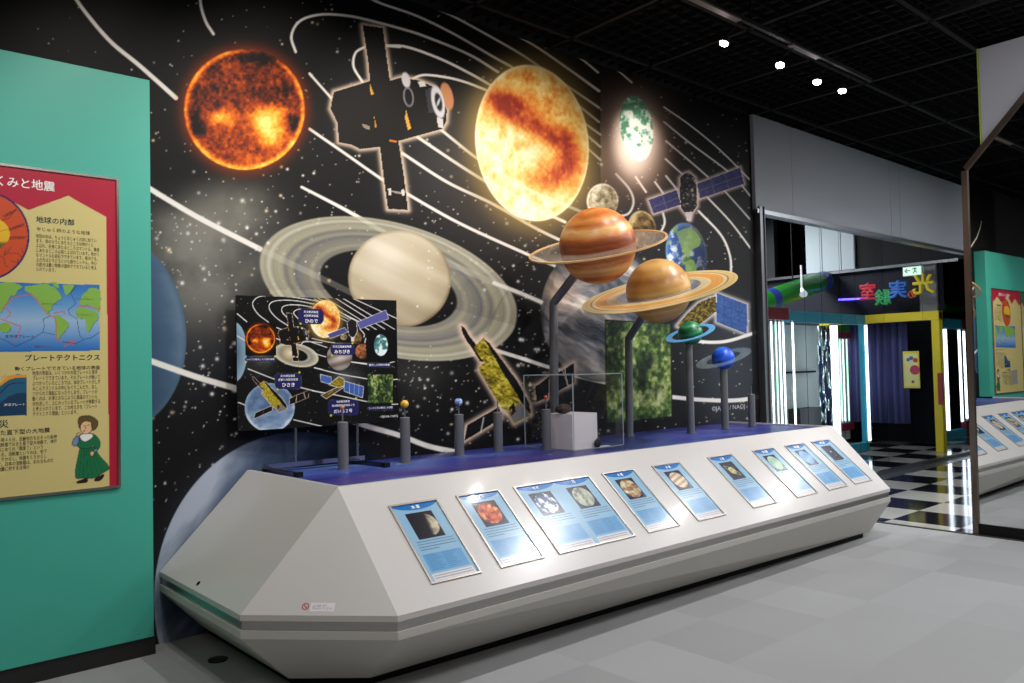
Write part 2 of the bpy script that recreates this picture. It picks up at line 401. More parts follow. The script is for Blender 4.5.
def globe(p, cx, cy, rx, ry, deg, light=(-.5, -.4), land=True, s=1):
    def f(d, lx, ly, x, y):
        n = fbm(lx*2.2+5, ly*2.2+1, 5, 7+s); c = fbm(lx*3.5+2, ly*5+9, 5, 12+s)
        col = np.where((n > .54)[:, None], np.array([96, 132, 62.]), np.array([44, 78, 142.]))
        cl = np.clip((c-.50)*5, 0, 1)[:, None]; col = col*(1-cl)+np.array([222, 228, 236.])*cl
        rim = np.clip((d-.82)/.18, 0, 1)[:, None]; col = col*(1-rim*.6)+np.array([150, 175, 215.])*rim*.6
        sh = np.clip(.75-.55*(lx*-light[0]+ly*-light[1]), .12, 1.1)[:, None]
        return col*sh
    p.ell(cx, cy, rx, ry, deg, f)
def hinode(p, f, out):
    """dark telescope satellite; f maps mural photo coordinates to this print"""
    F = lambda L: [f(*q) for q in L]
    body = F([(362.5, 25), (383, 28), (387, 60), (390, 80.6), (401, 77.6), (417, 80), (432, 86), (440, 96), (447, 110), (446, 122), (442, 129), (398.5, 141), (404, 176), (408, 210), (388, 209), (384, 180), (380, 147), (360, 149), (352, 145), (338.7, 142), (337.6, 123), (330.5, 109), (332, 100), (334, 92), (370, 81), (368, 60)])
    p.poly(body, (16, 13, 12), glow=((232, 206, 180), out*1.5, .85))
    p.stroke(body+[body[0]], out*.5, (190, 165, 140), .7, smooth=False)
    p.poly(body, (16, 13, 12))
    g = lambda x, y: f(x, y)
    for L, c in (([(370, 84), (374, 94), (371, 95), (370, 90)], (205, 150, 50)), ([(374, 116), (377, 128), (375, 127)], (190, 140, 50)), ([(406, 110), (411, 128), (408, 130), (405, 118)], (214, 160, 60)), ([(389, 139), (397, 141), (396, 143), (389, 141)], (190, 110, 40)), ([(362, 124), (370, 126), (370, 130), (364, 128)], (150, 130, 110))):
        p.poly(F(L), c)
    k = out/2.4
    e = lambda x, y, a, b, d, c, al=1: p.ell(*g(x, y), a*k, b*k, d, lambda dd, lx, ly, X, Y: (np.tile(np.array(c, float), (len(dd), 1)), np.full(len(dd), al)))
    e(406, 80, 4.2, 8, -12, (205, 200, 200)); e(408.5, 97, 5.2, 10, -8, (150, 148, 152)); e(408.5, 97, 3.8, 8.3, -8, (16, 14, 14))
    p.poly(F([(418, 82), (424, 81), (426, 86), (420, 87)]), (215, 210, 205))
    p.poly(F([(425, 90), (434, 86), (437, 112), (429, 113)]), (52, 52, 58))
    e(447, 96, 6, 14, -14, (188, 126, 84)); e(438, 102, 6.2, 17, -12, (204, 200, 202)); e(438.5, 102, 3.4, 9, -12, (26, 26, 32)); e(438.5, 102, 1.2, 5, 20, (190, 190, 190))
    p.poly(F([(437, 117), (443, 119), (443, 128), (438, 127)]), (205, 198, 196))
    p.poly(F([(390, 190), (402, 192), (402, 194), (390, 192)]), (150, 140, 130)); p.poly(F([(388, 189), (391, 188), (391, 195), (389, 195)]), (210, 200, 190)); p.poly(F([(401, 190), (404, 189), (405, 195), (402, 196)]), (210, 200, 190))
def planck_sat(p, f, out):
    F = lambda L: [f(450+x/5.69, 320+y/5.69) for x, y in L]
    gl = ((238, 205, 180), out*1.5, .8)
    fin = F([(62, 33), (80, 40), (112, 92), (150, 140), (200, 240), (170, 235), (130, 170), (95, 120), (70, 75)])
    gold = F([(133, 158), (190, 103), (218, 150), (300, 300), (385, 430), (400, 470), (330, 530), (295, 505), (230, 395), (163, 285), (170, 265), (195, 240)])
    slab = F([(190, 103), (222, 128), (275, 200), (385, 350), (455, 480), (458, 535), (440, 520), (395, 455), (385, 430), (300, 300), (218, 150)])
    disc = F([(330, 530), (400, 466), (440, 520), (455, 543), (365, 590)])
    pl1 = F([(95, 600), (285, 490), (292, 560), (78, 690)]); pr1 = F([(487, 378), (565, 322), (560, 440), (490, 468)])
    pr2 = F([(572, 320), (650, 280), (668, 375), (566, 432)]); pr3 = F([(655, 276), (706, 243), (706, 355), (672, 372)])
    for q in (fin, gold, slab, disc, pl1, pr1, pr2, pr3): p.poly(q, (16, 14, 14), glow=gl)
    for q in (fin, slab, pl1, pr1, pr2, pr3): p.poly(q, (13, 13, 15))
    def gc(x, y):
        u = (x-gold[0][0])/out; v = (y-gold[0][1])/out
        n = fbm((u*.8+v*.45)*.45, (v*.8-u*.5)*1.1, 4, 21); n2 = vn(u*1.2, v*1.6, 33)
        return ramp(np.clip(n*.8+n2*.3, 0, 1), [(.2, (40, 34, 12)), (.42, (120, 104, 20)), (.6, (176, 156, 38)), (.8, (222, 208, 96)), (1, (250, 244, 190))])
    p.poly(gold, gc); p.poly(disc, (120, 116, 118))
    p.stroke(disc+[disc[0]], out*.35, (200, 180, 60), .8, smooth=False)
    p.stroke(F([(163, 285), (262, 222)]), out*.4, (210, 190, 90), .8, smooth=False)
    p.poly(F([(335, 500), (365, 470), (375, 520), (350, 545)]), (30, 24, 18)); p.poly(F([(340, 515), (350, 505), (352, 530)]), (200, 120, 40))
    for L in ([(175, 640), (192, 555)], [(285, 490), (292, 560)], [(95, 600), (78, 690)], [(640, 285), (672, 372)], [(280, 500), (330, 520)]):
        p.stroke(F(L), out*.45, (225, 215, 210), .9, smooth=False)
    p.stroke(F([(487, 390), (460, 420), (462, 455), (490, 462)]), out*.35, (30, 28, 28), 1)
def qzss_sat(p, f, out):
    F = lambda L: [f(*q) for q in L]
    a = F([(648.6, 200), (676.5, 190), (681, 204.5), (653.5, 213.5)]); b = F([(697, 184), (740, 167.5), (744, 184), (700, 198.5)])
    body = F([(680, 178), (684, 174), (689, 172.5), (695, 178), (697, 190), (697, 206), (692, 213), (690, 220), (686, 214), (681, 208), (680, 195)])
    for q in (a, b, body): p.poly(q, (20, 16, 24), glow=((240, 212, 200), out*1.4, .8))
    for q in (a, b): p.poly(q, lambda x, y: ramp(vn(x/out, y/out, 4), [(0, (52, 50, 92)), (1, (74, 72, 120))]))
    for L in ([(655, 206.5), (679, 197.5)], [(699, 191), (742, 175.5)], [(711, 179), (714.5, 193.5)], [(725, 173), (729, 189)], [(662, 195), (667, 209)]): p.stroke(F(L), out*.25, (150, 140, 180), .7, smooth=False)
    p.poly(body, lambda x, y: ramp(vn(x*1.1/out, y*1.1/out, 14), [(.3, (16, 14, 18)), (.75, (70, 62, 60)), (.95, (190, 170, 150))]))
    p.poly(F([(685, 212), (692, 212), (691, 221), (687, 221)]), (205, 190, 185))
def alos_sat(p, f, out):
    F = lambda L: [f(*q) for q in L]
    bx = F([(677, 326), (688, 313), (698.5, 303), (709, 298), (716, 296.5), (716.5, 311), (703, 322), (690, 332)]); pn = F([(716.5, 293), (747, 304.6), (747, 334), (716.5, 322)])
    for q in (bx, pn): p.poly(q, (40, 34, 20), glow=((225, 215, 210), out*1.5, .75))
    p.poly(bx, lambda x, y: ramp(fbm(x*1.4/out, y*1.4/out, 3, 8), [(.25, (30, 24, 10)), (.5, (88, 74, 24)), (.75, (150, 128, 48))]))
    p.poly(pn, lambda x, y: ramp(vn(x/out, y/out, 6), [(0, (44, 72, 128)), (1, (66, 98, 158))]))
    for L in ([(724, 296), (724, 325)], [(731.5, 299), (731.5, 328)], [(739, 302), (739, 331)], [(716.5, 303), (747, 315)], [(716.5, 312), (747, 324)]): p.stroke(F(L), out*.2, (30, 46, 90), .7, smooth=False)
def green_photo(x, y, s=1.0):
    n = fbm(x*.07*s, y*.05*s, 5, 2); n2 = fbm(x*.32*s, y*.24*s, 4, 6)
    c = ramp(np.clip(n*.55+n2*.5, 0, 1), [(.28, (22, 32, 24)), (.44, (44, 62, 36)), (.54, (70, 96, 46)), (.62, (122, 140, 72)), (.75, (182, 190, 134))])
    return c

def paint_mural(U, V):
    p = Paint(U, V, (9, 8, 8))
    A = np.arange(len(U)); f = lambda x0, y0, rx, ry, col, a, **k: p.glowspot(x0, y0, rx, ry, col, a, **k)
    # milky haze
    neb = fbm(U*.02, V*.02, 5, 1); w = np.exp(-(((U-205)/75)**2+((V-255)/90)**2)**1.6)*np.clip((V-175)/45, 0, 1)
    p.mix(A, w*np.clip(.35+neb*1.1, 0, 1)*1.0, (136, 134, 124))
    p.mix(A, np.exp(-(((U-240)/45)**2+((V-205)/26)**2))*.6*neb*1.7, (156, 152, 136))
    p.mix(A, np.exp(-(((U-452)/60)**2+((V-165)/55)**2))*.6, (64, 62, 64))
    p.mix(A, np.exp(-(((U-500)/60)**2+((V-215)/30)**2))*.5, (58, 52, 46))
    p.mix(A, np.exp(-(((U-600)/110)**2+((V-190)/60)**2))*.7, (72, 56, 44))
    p.mix(A, np.exp(-(((U-735)/48)**2+((V-372)/75)**2)**1.3)*.95, (62, 66, 74))
    p.mix(A, np.exp(-(((U-415)/30)**2+((V-375)/26)**2))*.6*neb*1.5, (96, 96, 88))
    p.mix(A, np.exp(-(((U-195)/60)**2+((V-375)/40)**2))*.5*neb*1.5, (52, 58, 68))
    p.mix(A, np.clip(.25*(V-60)/300, 0, .25), (26, 26, 30))
    star_field(p, 3000, 11, -60, 757, 0, 560, dens=lambda x, y: (.25 if y < 130 else .8)*(1.0 if x > 150 else .3))
    star_field(p, 160, 12, 150, 330, 190, 420, big=.5, smax=2.2); star_field(p, 170, 13, 400, 560, 330, 440, big=.4, smax=2.0)
    star_field(p, 90, 14, 400, 560, 220, 330, big=.3, smax=1.8)
    # left blue-grey planet, low left ocean-blue planet
    def neptune(d, lx, ly, x, y):
        c = ramp(np.clip(lx*.6+.35+.15*fbm(x*.03, y*.05, 4, 3), 0, 1), [(0, (18, 26, 42)), (.5, (36, 54, 78)), (.85, (66, 88, 112)), (1, (96, 116, 136))])
        r = np.clip((d-.93)/.07, 0, 1)[:, None]; return c*(1-r)+np.array([70, 92, 112.])*r
    p.ell(114, 332, 72, 98, -6, neptune)
    def lowblue(d, lx, ly, x, y):
        n = fbm(x*.03+y*.02, y*.012, 5, 8)
        g = .2+.8*np.clip(-lx*.75-.15*ly-.05, 0, 1)+.9*(n-.45)
        rim = np.clip((d-.86)/.14, 0, 1)*np.clip(-lx-ly*.2, .2, 1)
        return ramp(np.clip(g+rim*.3, 0, 1), [(0, (12, 18, 32)), (.3, (28, 40, 62)), (.6, (70, 84, 108)), (.85, (128, 138, 156)), (1, (164, 172, 188))])
    p.glowspot(300, 600, 150, 172, (60, 70, 92), .5, p=12)
    p.ell(300, 600, 146, 168, 0, lowblue)
    # orbits
    def S(pts, w=4, a=1.0, w2=None, **k): p.stroke(pts, w*.74, LINE, a, w2=(w2*.74 if w2 else None), **k)
    S([(64, -22), (80, 5), (109, 40), (140, 66), (176, 98)], 4.5, w2=6)
    S([(200, -10), (201, 6), (206, 22), (213.5, 34)], 4)
    S([(295.7, 52), (291.4, 36), (300, 21), (321, 14.5), (349, 16), (374, 21.5), (402, 29), (424, 36), (468, 54), (498, 72)], 3.6)
    S([(366, -4), (380, 3), (417, 16), (454, 34), (492, 56), (512, 67)], 3.4)
    S([(404, -6), (440, 10), (464, 22), (515, 50.5), (540, 67), (560, 81), (582, 96), (599, 107.7)], 3.2)
    S([(491, 22), (531.5, 43.8), (568.5, 69), (599, 91)], 2.6, w2=3.6)
    S([(551.7, 42), (578.6, 57), (598, 72.4)], 2.2, w2=3); S([(596, 56.5), (615.7, 69), (631.8, 82.5)], 1.8, w2=2.4)
    S([(578, 105), (599, 122)], 3); S([(580, 120), (600.5, 134.7)], 3); S([(582, 131), (600.5, 147)], 3); S([(584, 145), (600.5, 160)], 2.6)
    S([(385, 45.5), (407, 47), (440.6, 59), (471, 74), (492, 86)], 3.6)
    S([(410, 80), (424, 75), (447, 77.5), (465, 82), (486, 90)], 3.4)
    S([(362.5, 82), (353.6, 66.7), (355.5, 53), (365, 47), (370, 46)], 3.4); S([(384, 45.5), (400, 47)], 3.4)
    S([(309.6, 73.7), (333, 100)], 3.4); S([(309.6, 129), (340, 150), (383, 180), (404, 192), (459, 223), (529, 255), (560, 268)], 3.8, w2=4.2)
    S([(402, 153), (447, 182), (491, 203), (531.5, 226), (560, 240), (580, 248)], 4)
    S([(413, 134), (454, 161.6), (489, 183.5), (530, 206), (565, 222)], 4); S([(440, 129), (476, 157.6), (500, 172)], 3.8)
    S([(144, 185), (170, 201), (203, 220), (260, 249)], 7, w2=7); S([(301.6, 187), (345, 209.6), (384, 232)], 3.6, w2=6)
    S([(494.8, 350), (520, 357.8), (548, 367), (562, 371), (576.5, 376), (607, 383)], 5)
    S([(120, 350), (165, 366), (200, 378), (238, 389)], 8); S([(336, 416), (370, 427), (400, 435.5), (428, 446), (456, 452)], 7)
    S([(616, 174), (629, 188.6), (633.5, 201.5), (629, 213), (618, 217)], 3); S([(635.7, 177), (646, 192)], 2.8, w2=2.8); S([(663, 213), (664.7, 222.5), (661, 232)], 3)
    S([(655, 182), (663, 193)], 2.6); S([(666, 176), (677.5, 190)], 2.6); S([(665.6, 159), (682, 174)], 2.4); S([(666, 141), (692, 163), (708, 177)], 2.4)
    S([(664, 107), (691, 126), (720, 150), (752, 182)], 2); S([(664, 122), (690, 143), (731, 174), (752, 198)], 2.2)
    S([(708, 198), (731, 222.5), (754, 253)], 2.4); S([(722, 188), (740, 208), (754, 224)], 2.2); S([(698.5, 211), (721, 235), (730, 256), (731, 275)], 3)
    S([(696, 341), (712, 342.3), (730, 340.5), (757, 332)], 4.5); S([(672, 397), (697, 399.5), (726, 400.6), (744, 399.5), (758, 397)], 5.5)
    S([(590, 262), (605, 266), (612, 258)], 3)
    # suns
    burnt_sun(p, 244.5, 109.5, 60.5)
    bright_sun(p, 532, 143, 56.5, 78.5, -7)
    for L in ([(491, 168), (530, 190), (582, 212)], [(498, 186), (540, 210), (565, 222)]): p.stroke(L, 3, (255, 246, 220), .4)
    # glowing little globe in its own picture frame
    k = p.sub(600.5, 700, 40, 230); d = np.hypot((p.A[k]-634)/34, (p.B[k]-140)/46); p.mix(k, .95*np.exp(-d**2.0), (226, 178, 150))
    d = np.hypot((p.A[k]-634)/23, (p.B[k]-140)/36); p.mix(k, .9*np.exp(-d**3.0), (255, 238, 222))
    def mint(d, lx, ly, x, y):
        n = fbm(lx*4+4, ly*6+2, 5, 31)
        return ramp(np.clip(.5+(n-.5)*1.8+.40*ly+.05, 0, 1), [(.2, (92, 142, 108)), (.38, (138, 190, 156)), (.5, (196, 222, 198)), (.62, (250, 250, 236)), (1, (255, 254, 244))])
    p.ell(636.5, 128.5, 16.2, 33, -8, mint)
    # small worlds
    rock = lambda a, b, c, s: (lambda d, lx, ly, x, y: ramp(np.clip(fbm(lx*4, ly*4, 4, s)+.22*(-lx-ly)-.12+.35*np.clip((d-.86)/.14, 0, 1), 0, 1), [(.15, a), (.45, b), (.8, c)]))
    p.ell(602.5, 201, 15.8, 17.5, 0, rock((104, 90, 66), (176, 158, 122), (240, 230, 206), 3))
    p.ell(642, 229, 14, 18.5, -10, rock((58, 42, 20), (134, 102, 54), (214, 188, 134), 9))
    globe(p, 686.5, 254, 20.5, 31.5, -8, (-.6, -.3), s=1)
    p.poly([(676, 232), (690, 228), (700, 238), (699, 246), (692, 250), (688, 258), (684, 252), (681, 246)], (118, 142, 80), a=.85, smooth=True)
    p.poly([(685, 262), (693, 260), (697, 272), (693, 282), (686, 282)], (112, 140, 62), a=.85, smooth=True)
    # banded gas giant
    def jup(d, lx, ly, x, y):
        t = ly*1.0-lx*.55+.32*(fbm(lx*2, ly*2, 4, 4)-.5)
        g = .52+.24*np.sin(t*7.5+1.0)+.95*(fbm(t*9+1.6*fbm(lx*4, ly*4, 3, 8), lx*2.2-ly*1.4, 6, 15)-.5)+.35*(fbm(t*30, lx*6, 3, 25)-.5)
        c = ramp(np.clip(g, 0, 1), [(0, (30, 32, 40)), (.25, (66, 70, 80)), (.5, (124, 122, 124)), (.72, (168, 160, 152)), (.9, (208, 200, 190)), (1, (226, 220, 212))])
        br = np.exp(-((lx+.75)**2+(ly+.25)**2)/.12)[:, None]; c = c*(1-.4*br)+np.array([150, 112, 80.])*br*.4
        return c*(np.clip(1.08-.45*np.clip((d-.6)/.4, 0, 1)**2, .3, 1.1))[:, None]
    p.ell(602, 312, 61.5, 70, 0, jup)
    # the great ringed planet: far ring, ball, near ring
    saturn_ring(p, 388.5, 288.5, 132, 66, 15, .52)
    for L in ([(260, 249), (300, 268), (352, 293)], [(444, 261), (493.7, 282.7), (541, 302)]): p.stroke(L, 6, (190, 186, 168), .35)
    S([(494, 283), (520, 293), (541, 302)], 5)
    def sat(d, lx, ly, x, y):
        t = ly-lx*.28; g = .62+.05*np.sin(t*11)+.09*(fbm(t*7, lx*.8, 3, 2)-.5)-.28*np.clip(ly-.25, 0, 1)-.25*np.clip(lx-.55, 0, 1)
        g = g+.2*np.exp(-((lx+.35)**2+(ly+.45)**2)/.3)-.45*np.clip((d-.93)/.07, 0, 1)*.5
        return ramp(np.clip(g, 0, 1), [(.1, (88, 72, 52)), (.35, (136, 120, 94)), (.6, (178, 164, 136)), (.85, (214, 204, 184))])
    p.ell(399.5, 279, 51.5, 48.5, 12, sat)
    k = p.sub(255, 520, 290, 372)      # near half of the ring crosses in front of the ball
    q = Paint(U[k], V[k], (0, 0, 0)); q.C = p.C[k]
    c15, s15 = math.cos(R_(15)), math.sin(R_(15)); dx = U[k]-388.5; dy = V[k]-288.5; lyy = -dx*s15+dy*c15
    keep = q.C.copy(); saturn_ring(q, 388.5, 288.5, 132, 66, 15, .52); front = (lyy > 3)[:, None]
    p.C[k] = np.where(front, q.C, keep)
    star_field(p, 40, 31, 265, 510, 225, 360, big=.1)
    # satellites
    I = lambda x, y: (x, y)
    hinode(p, I, 2.4); planck_sat(p, I, 2.4); alos_sat(p, I, 2.0); qzss_sat(p, I, 2.0)
    # forest picture from orbit
    p.poly([(605.5, 320), (670.5, 324), (672, 416.5), (606.5, 424)], green_photo)
    k = p.sub(612, 672, 322, 424); dd = np.exp(-(((U[k]-641)/3)**2+((V[k]-371)/7)**2))+np.exp(-(((U[k]-651)/4)**2+((V[k]-360)/5)**2))+.7*np.exp(-(((U[k]-655)/5)**2+((V[k]-390)/4)**2)); ins = (U[k] < 670)
    p.mix(k, dd*.9*ins, (36, 40, 34))
    p.stroke([(605.5, 320), (670.5, 324), (672, 416.5), (606.5, 424), (605.5, 320)], 1.2, (20, 24, 20), .9, smooth=False)
    p.poly([(748, 60), (762, 60), (772, 520), (754, 520)], (12, 12, 14), a=.85)
    return p
us = np.arange(-62, 759.5, .85)
mx_ = np.array([onp(u, 300, 1, 4.72)[0] for u in us]); mx_ = mx_[mx_ < 7.62]
mz_ = np.concatenate([np.linspace(0, .9, 110, endpoint=False), np.linspace(.9, CEIL-.01, 660)])
gx, gz = np.meshgrid(mx_, mz_); PM = np.stack([gx.ravel(), np.full(gx.size, 4.722), gz.ravel()], -1)
UU, VV = proj(PM)
pm = paint_mural(UU, VV)
mural = thing('space_mural', 'huge dark space mural of planets, suns and satellites covering the wall behind the console', 'mural', (3.6, 4.73, 0))
grid_mesh('printed_sheet', PM, len(mx_), len(mz_), pm.rgb(MUR), print_mat('mural_ink', .55, .15), mural)
obj('backing_board', B((float(mx_[0]), 7.62, 4.7225, 4.743, 0, CEIL-.01)), M_black, mural)
ow = onp(712, 413, 1, 4.72); oe = onp(746, 409, 1, 4.72)
text('credit_lettering', '©JAXA / NAOJ', (ow[0], 4.719, 1.0), (1, 0, 0), (0, 0, 1), mat('ink_pale', (190, 190, 195), .5), mural, width=.58, height=.06)
# ================================================================== CONSOLE
cC = np.array([1.978, 3.074, .40]); e1 = np.array([.99999, -.0045, 0]); e1 /= np.linalg.norm(e1)
e2 = np.array([.0030, .756, .6545]); e2 -= e1*(e2@e1); e2 /= np.linalg.norm(e2); en = np.cross(e1, e2)
def SL(u, v, w=0.0): return tuple(cC+e1*u+e2*v+en*w)
pb = SL(.033, .7807); pd = SL(5.055, .757)
ring_top = [(1.985, 4.717, .915), (pb[0], pb[1], .913), pb, pd, (pd[0], 4.717, .896)]
def outline(z, off=0.0):     # belt outline
    return [(1.475+off, 4.717, z), (1.475+off, 3.603+off*.4, z), (1.978+off*.4, 3.074+off, z), (6.885-off, 3.0519+off, z), (6.885-off, 4.717, z)]
def loft(bm, r0, r1, mi=0):
    a = [bm.verts.new(p) for p in r0]; b = [bm.verts.new(p) for p in r1]; n = len(a)
    for i in range(n): bm.faces.new((a[i], a[(i+1) % n], b[(i+1) % n], b[i])).material_index = mi
    return a, b
console = thing('display_console', 'long faceted off-white exhibit console with a blue top, standing against the space mural', 'display console', (4.2, 3.9, 0))
bm = bmesh.new()
A0, B0, C0, D0, E0 = outline(.40)
at_ = (1.985, 4.717, .912)
V = {k: bm.verts.new(v) for k, v in dict(A=A0, B=B0, C=C0, D=D0, E=E0, a=at_, b=pb, d=pd, e=(pd[0], 4.717, .896)).items()}
for f in (('A', 'a', 'b', 'B'), ('B', 'b', 'C'), ('C', 'b', 'd', 'D'), ('D', 'd', 'e', 'E')): bm.faces.new([V[k] for k in f])
lo_ = [bm.verts.new(p) for p in outline(.373)]; up_ = [V[k] for k in 'ABCDE']
for i in range(4): bm.faces.new((up_[i], up_[i+1], lo_[i+1], lo_[i]))
# inner lip of the top: a 2.5 cm rim stepping down to the tabletop
inn = [(2.012, 4.717, .912), (pb[0]+.022, pb[1]+.022, .912), (pd[0]-.028, pd[1]+.024, .896), (pd[0]-.028, 4.717, .896)]
iv = [bm.verts.new(p) for p in inn]; tv = [V['a'], V['b'], V['d'], V['e']]
for i in range(3): bm.faces.new((tv[i], tv[i+1], iv[i+1], iv[i]))
dv = [bm.verts.new((p[0], p[1], p[2]-.018)) for p in inn]
for i in range(3): bm.faces.new((iv[i], iv[i+1], dv[i+1], dv[i]))
bm.faces.new(lo_)
obj('upper_cover', bm, mat('console_white', (208, 202, 197), .3, coat=.25, noise=(2.5, .015)), console)
bm = bmesh.new(); a, b = loft(bm, outline(.374, .008), outline(.327, .008)); obj('trim_strip', bm, M_steel, console)
bm = bmesh.new()
lo2 = [(1.70, 4.717, .05), (1.71, 3.61, .05), (1.992, 3.345, .05), (6.72, 3.160, .05), (6.72, 4.717, .05)]
r1 = outline(.328); r2 = outline(.292)
a, b = loft(bm, r1, r2); bm.faces.new(a)
c = [bm.verts.new(p) for p in lo2]
for i in range(4): bm.faces.new((b[i], b[i+1], c[i+1], c[i]))
bm.faces.new(c)
obj('lower_body', bm, mat('console_lower', (196, 192, 184), .5, noise=(3, .03)), console)
bm = bmesh.new(); q = [(1.74, 4.715), (1.75, 3.65), (2.01, 3.39), (6.68, 3.20), (6.68, 4.715)]
quadstrip_prism(bm, [(x, y, .0) for x, y in q], (0, 0, .052)); obj('plinth', bm, M_black, console)
# tabletop, painted like deep blue space
nx, ny = 420, 92
X_, Y_ = np.meshgrid(np.linspace(2.012, pd[0]-.028, nx), np.linspace(0, 1, ny)); yb = np.interp(X_, [2.012, pd[0]-.03], [pb[1]+.022, pd[1]+.024])
Y2 = yb+(4.716-yb)*Y_; Z2 = np.interp(X_, [2.0, 7.04], [.894, .884])
P_ = np.stack([X_.ravel(), Y2.ravel(), Z2.ravel()], -1)
pt = Paint(P_[:, 0]*100, P_[:, 1]*100, (34, 42, 106)); n = fbm(pt.A*.012, pt.B*.03, 5, 3); n2 = fbm(pt.A*.006+4, pt.B*.02, 4, 13)
pt.C = ramp(np.clip(n*1.5-.25, 0, 1), [(0, (22, 26, 78)), (.4, (36, 44, 118)), (.65, (58, 66, 150)), (.85, (74, 98, 168)), (1, (92, 122, 186))])
pt.mix(np.arange(len(n)), np.clip(n2*3-1.6, 0, .6), (92, 62, 140)); star_field(pt, 120, 61, 200, 700, 360, 474, big=.1)
grid_mesh('tabletop', P_, nx, ny, pt.rgb(.9), print_mat('tabletop_ink', .35, .4), console)
# nine recessed caption panels
def planet_pic(p, kind, x0, x1, y0, y1):
    cx, cy = (x0+x1)/2, (y0+y1)/2; r = (x1-x0)/2*.9; ry = (y1-y0)/2*.9; r = min(r, ry)
    p.poly([(x0, y0), (x1, y0), (x1, y1), (x0, y1)], (34, 30, 58))
    def body(stops, s, band=0, lit=None, fx=4):
        def f(d, lx, ly, x, y):
            t = fbm(lx*fx, ly*fx, 4, s) if not band else .5+.3*np.sin((ly+.35*lx)*band)+.4*(fbm(lx*2, (ly+.35*lx)*8, 3, s)-.5)
            c = ramp(t, stops)
            if lit: c = c*np.clip((lx*lit[0]+ly*lit[1])*3+lit[2], 0, 1)[:, None]+np.array([12, 12, 26.])*(1-np.clip((lx*lit[0]+ly*lit[1])*3+lit[2], 0, 1))[:, None]
            return c
        return f
    if kind == 'mercury': p.poly([(x0, y0), (x1, y0), (x1, y1), (x0, y1)], (16, 14, 34)); p.ell(cx+4, cy, r*.95, r*1.0, 0, body([(.2, (120, 104, 90)), (.5, (190, 176, 150)), (.8, (226, 216, 180))], 3, lit=(1, .15, -.1)))
    if kind == 'venus': p.ell(cx, cy, r, r, 0, body([(.25, (90, 30, 70)), (.42, (190, 60, 50)), (.6, (226, 110, 60)), (.78, (250, 214, 120))], 7, fx=3))
    if kind == 'earth': p.ell(cx, cy, r, r, 0, body([(.25, (34, 54, 104)), (.42, (70, 94, 140)), (.5, (214, 220, 228)), (.8, (250, 250, 250))], 12, fx=3))
    if kind == 'moon': p.ell(cx, cy, r, r, 0, body([(.25, (110, 116, 112)), (.5, (176, 182, 160)), (.8, (214, 216, 190))], 14, fx=3))
    if kind == 'mars': p.ell(cx, cy, r*1.05, r*1.05, 0, body([(.25, (128, 84, 74)), (.45, (176, 138, 100)), (.6, (214, 200, 150)), (.8, (240, 236, 200))], 17, fx=3))
    if kind == 'jupiter': p.ell(cx, cy, r, r*.95, 0, body([(0, (150, 108, 88)), (.5, (216, 190, 150)), (1, (246, 236, 206))], 5, band=11))
    if kind == 'saturn':
        p.ell(cx, cy, r*.5, r*.48, 0, body([(0, (170, 160, 90)), (1, (226, 222, 150))], 6, band=7))
        for q in (.92, .8): p.stroke([(cx+math.cos(t)*r*q*.8-math.sin(t)*r*.20, cy+math.cos(t)*r*q*.75+math.sin(t)*r*.20) for t in np.linspace(0, 2*math.pi, 24)], 1.3, (200, 200, 140), .9, smooth=False)
    if kind == 'uranus': p.ell(cx, cy, r*.98, r*.98, 0, body([(0, (134, 176, 150)), (1, (196, 226, 190))], 4, band=4))
    if kind == 'neptune': p.ell(cx, cy, r, r, 0, body([(0, (70, 130, 186)), (1, (120, 176, 216))], 8, band=5))
    if kind == 'pluto': p.ell(cx-2, cy-6, 3.2, 3.2, 0, body([(0, (250, 250, 250)), (1, (230, 230, 240))], 8)); p.ell(cx+8, cy+12, 1.8, 1.8, 0, body([(0, (170, 180, 220)), (1, (170, 180, 220))], 8))
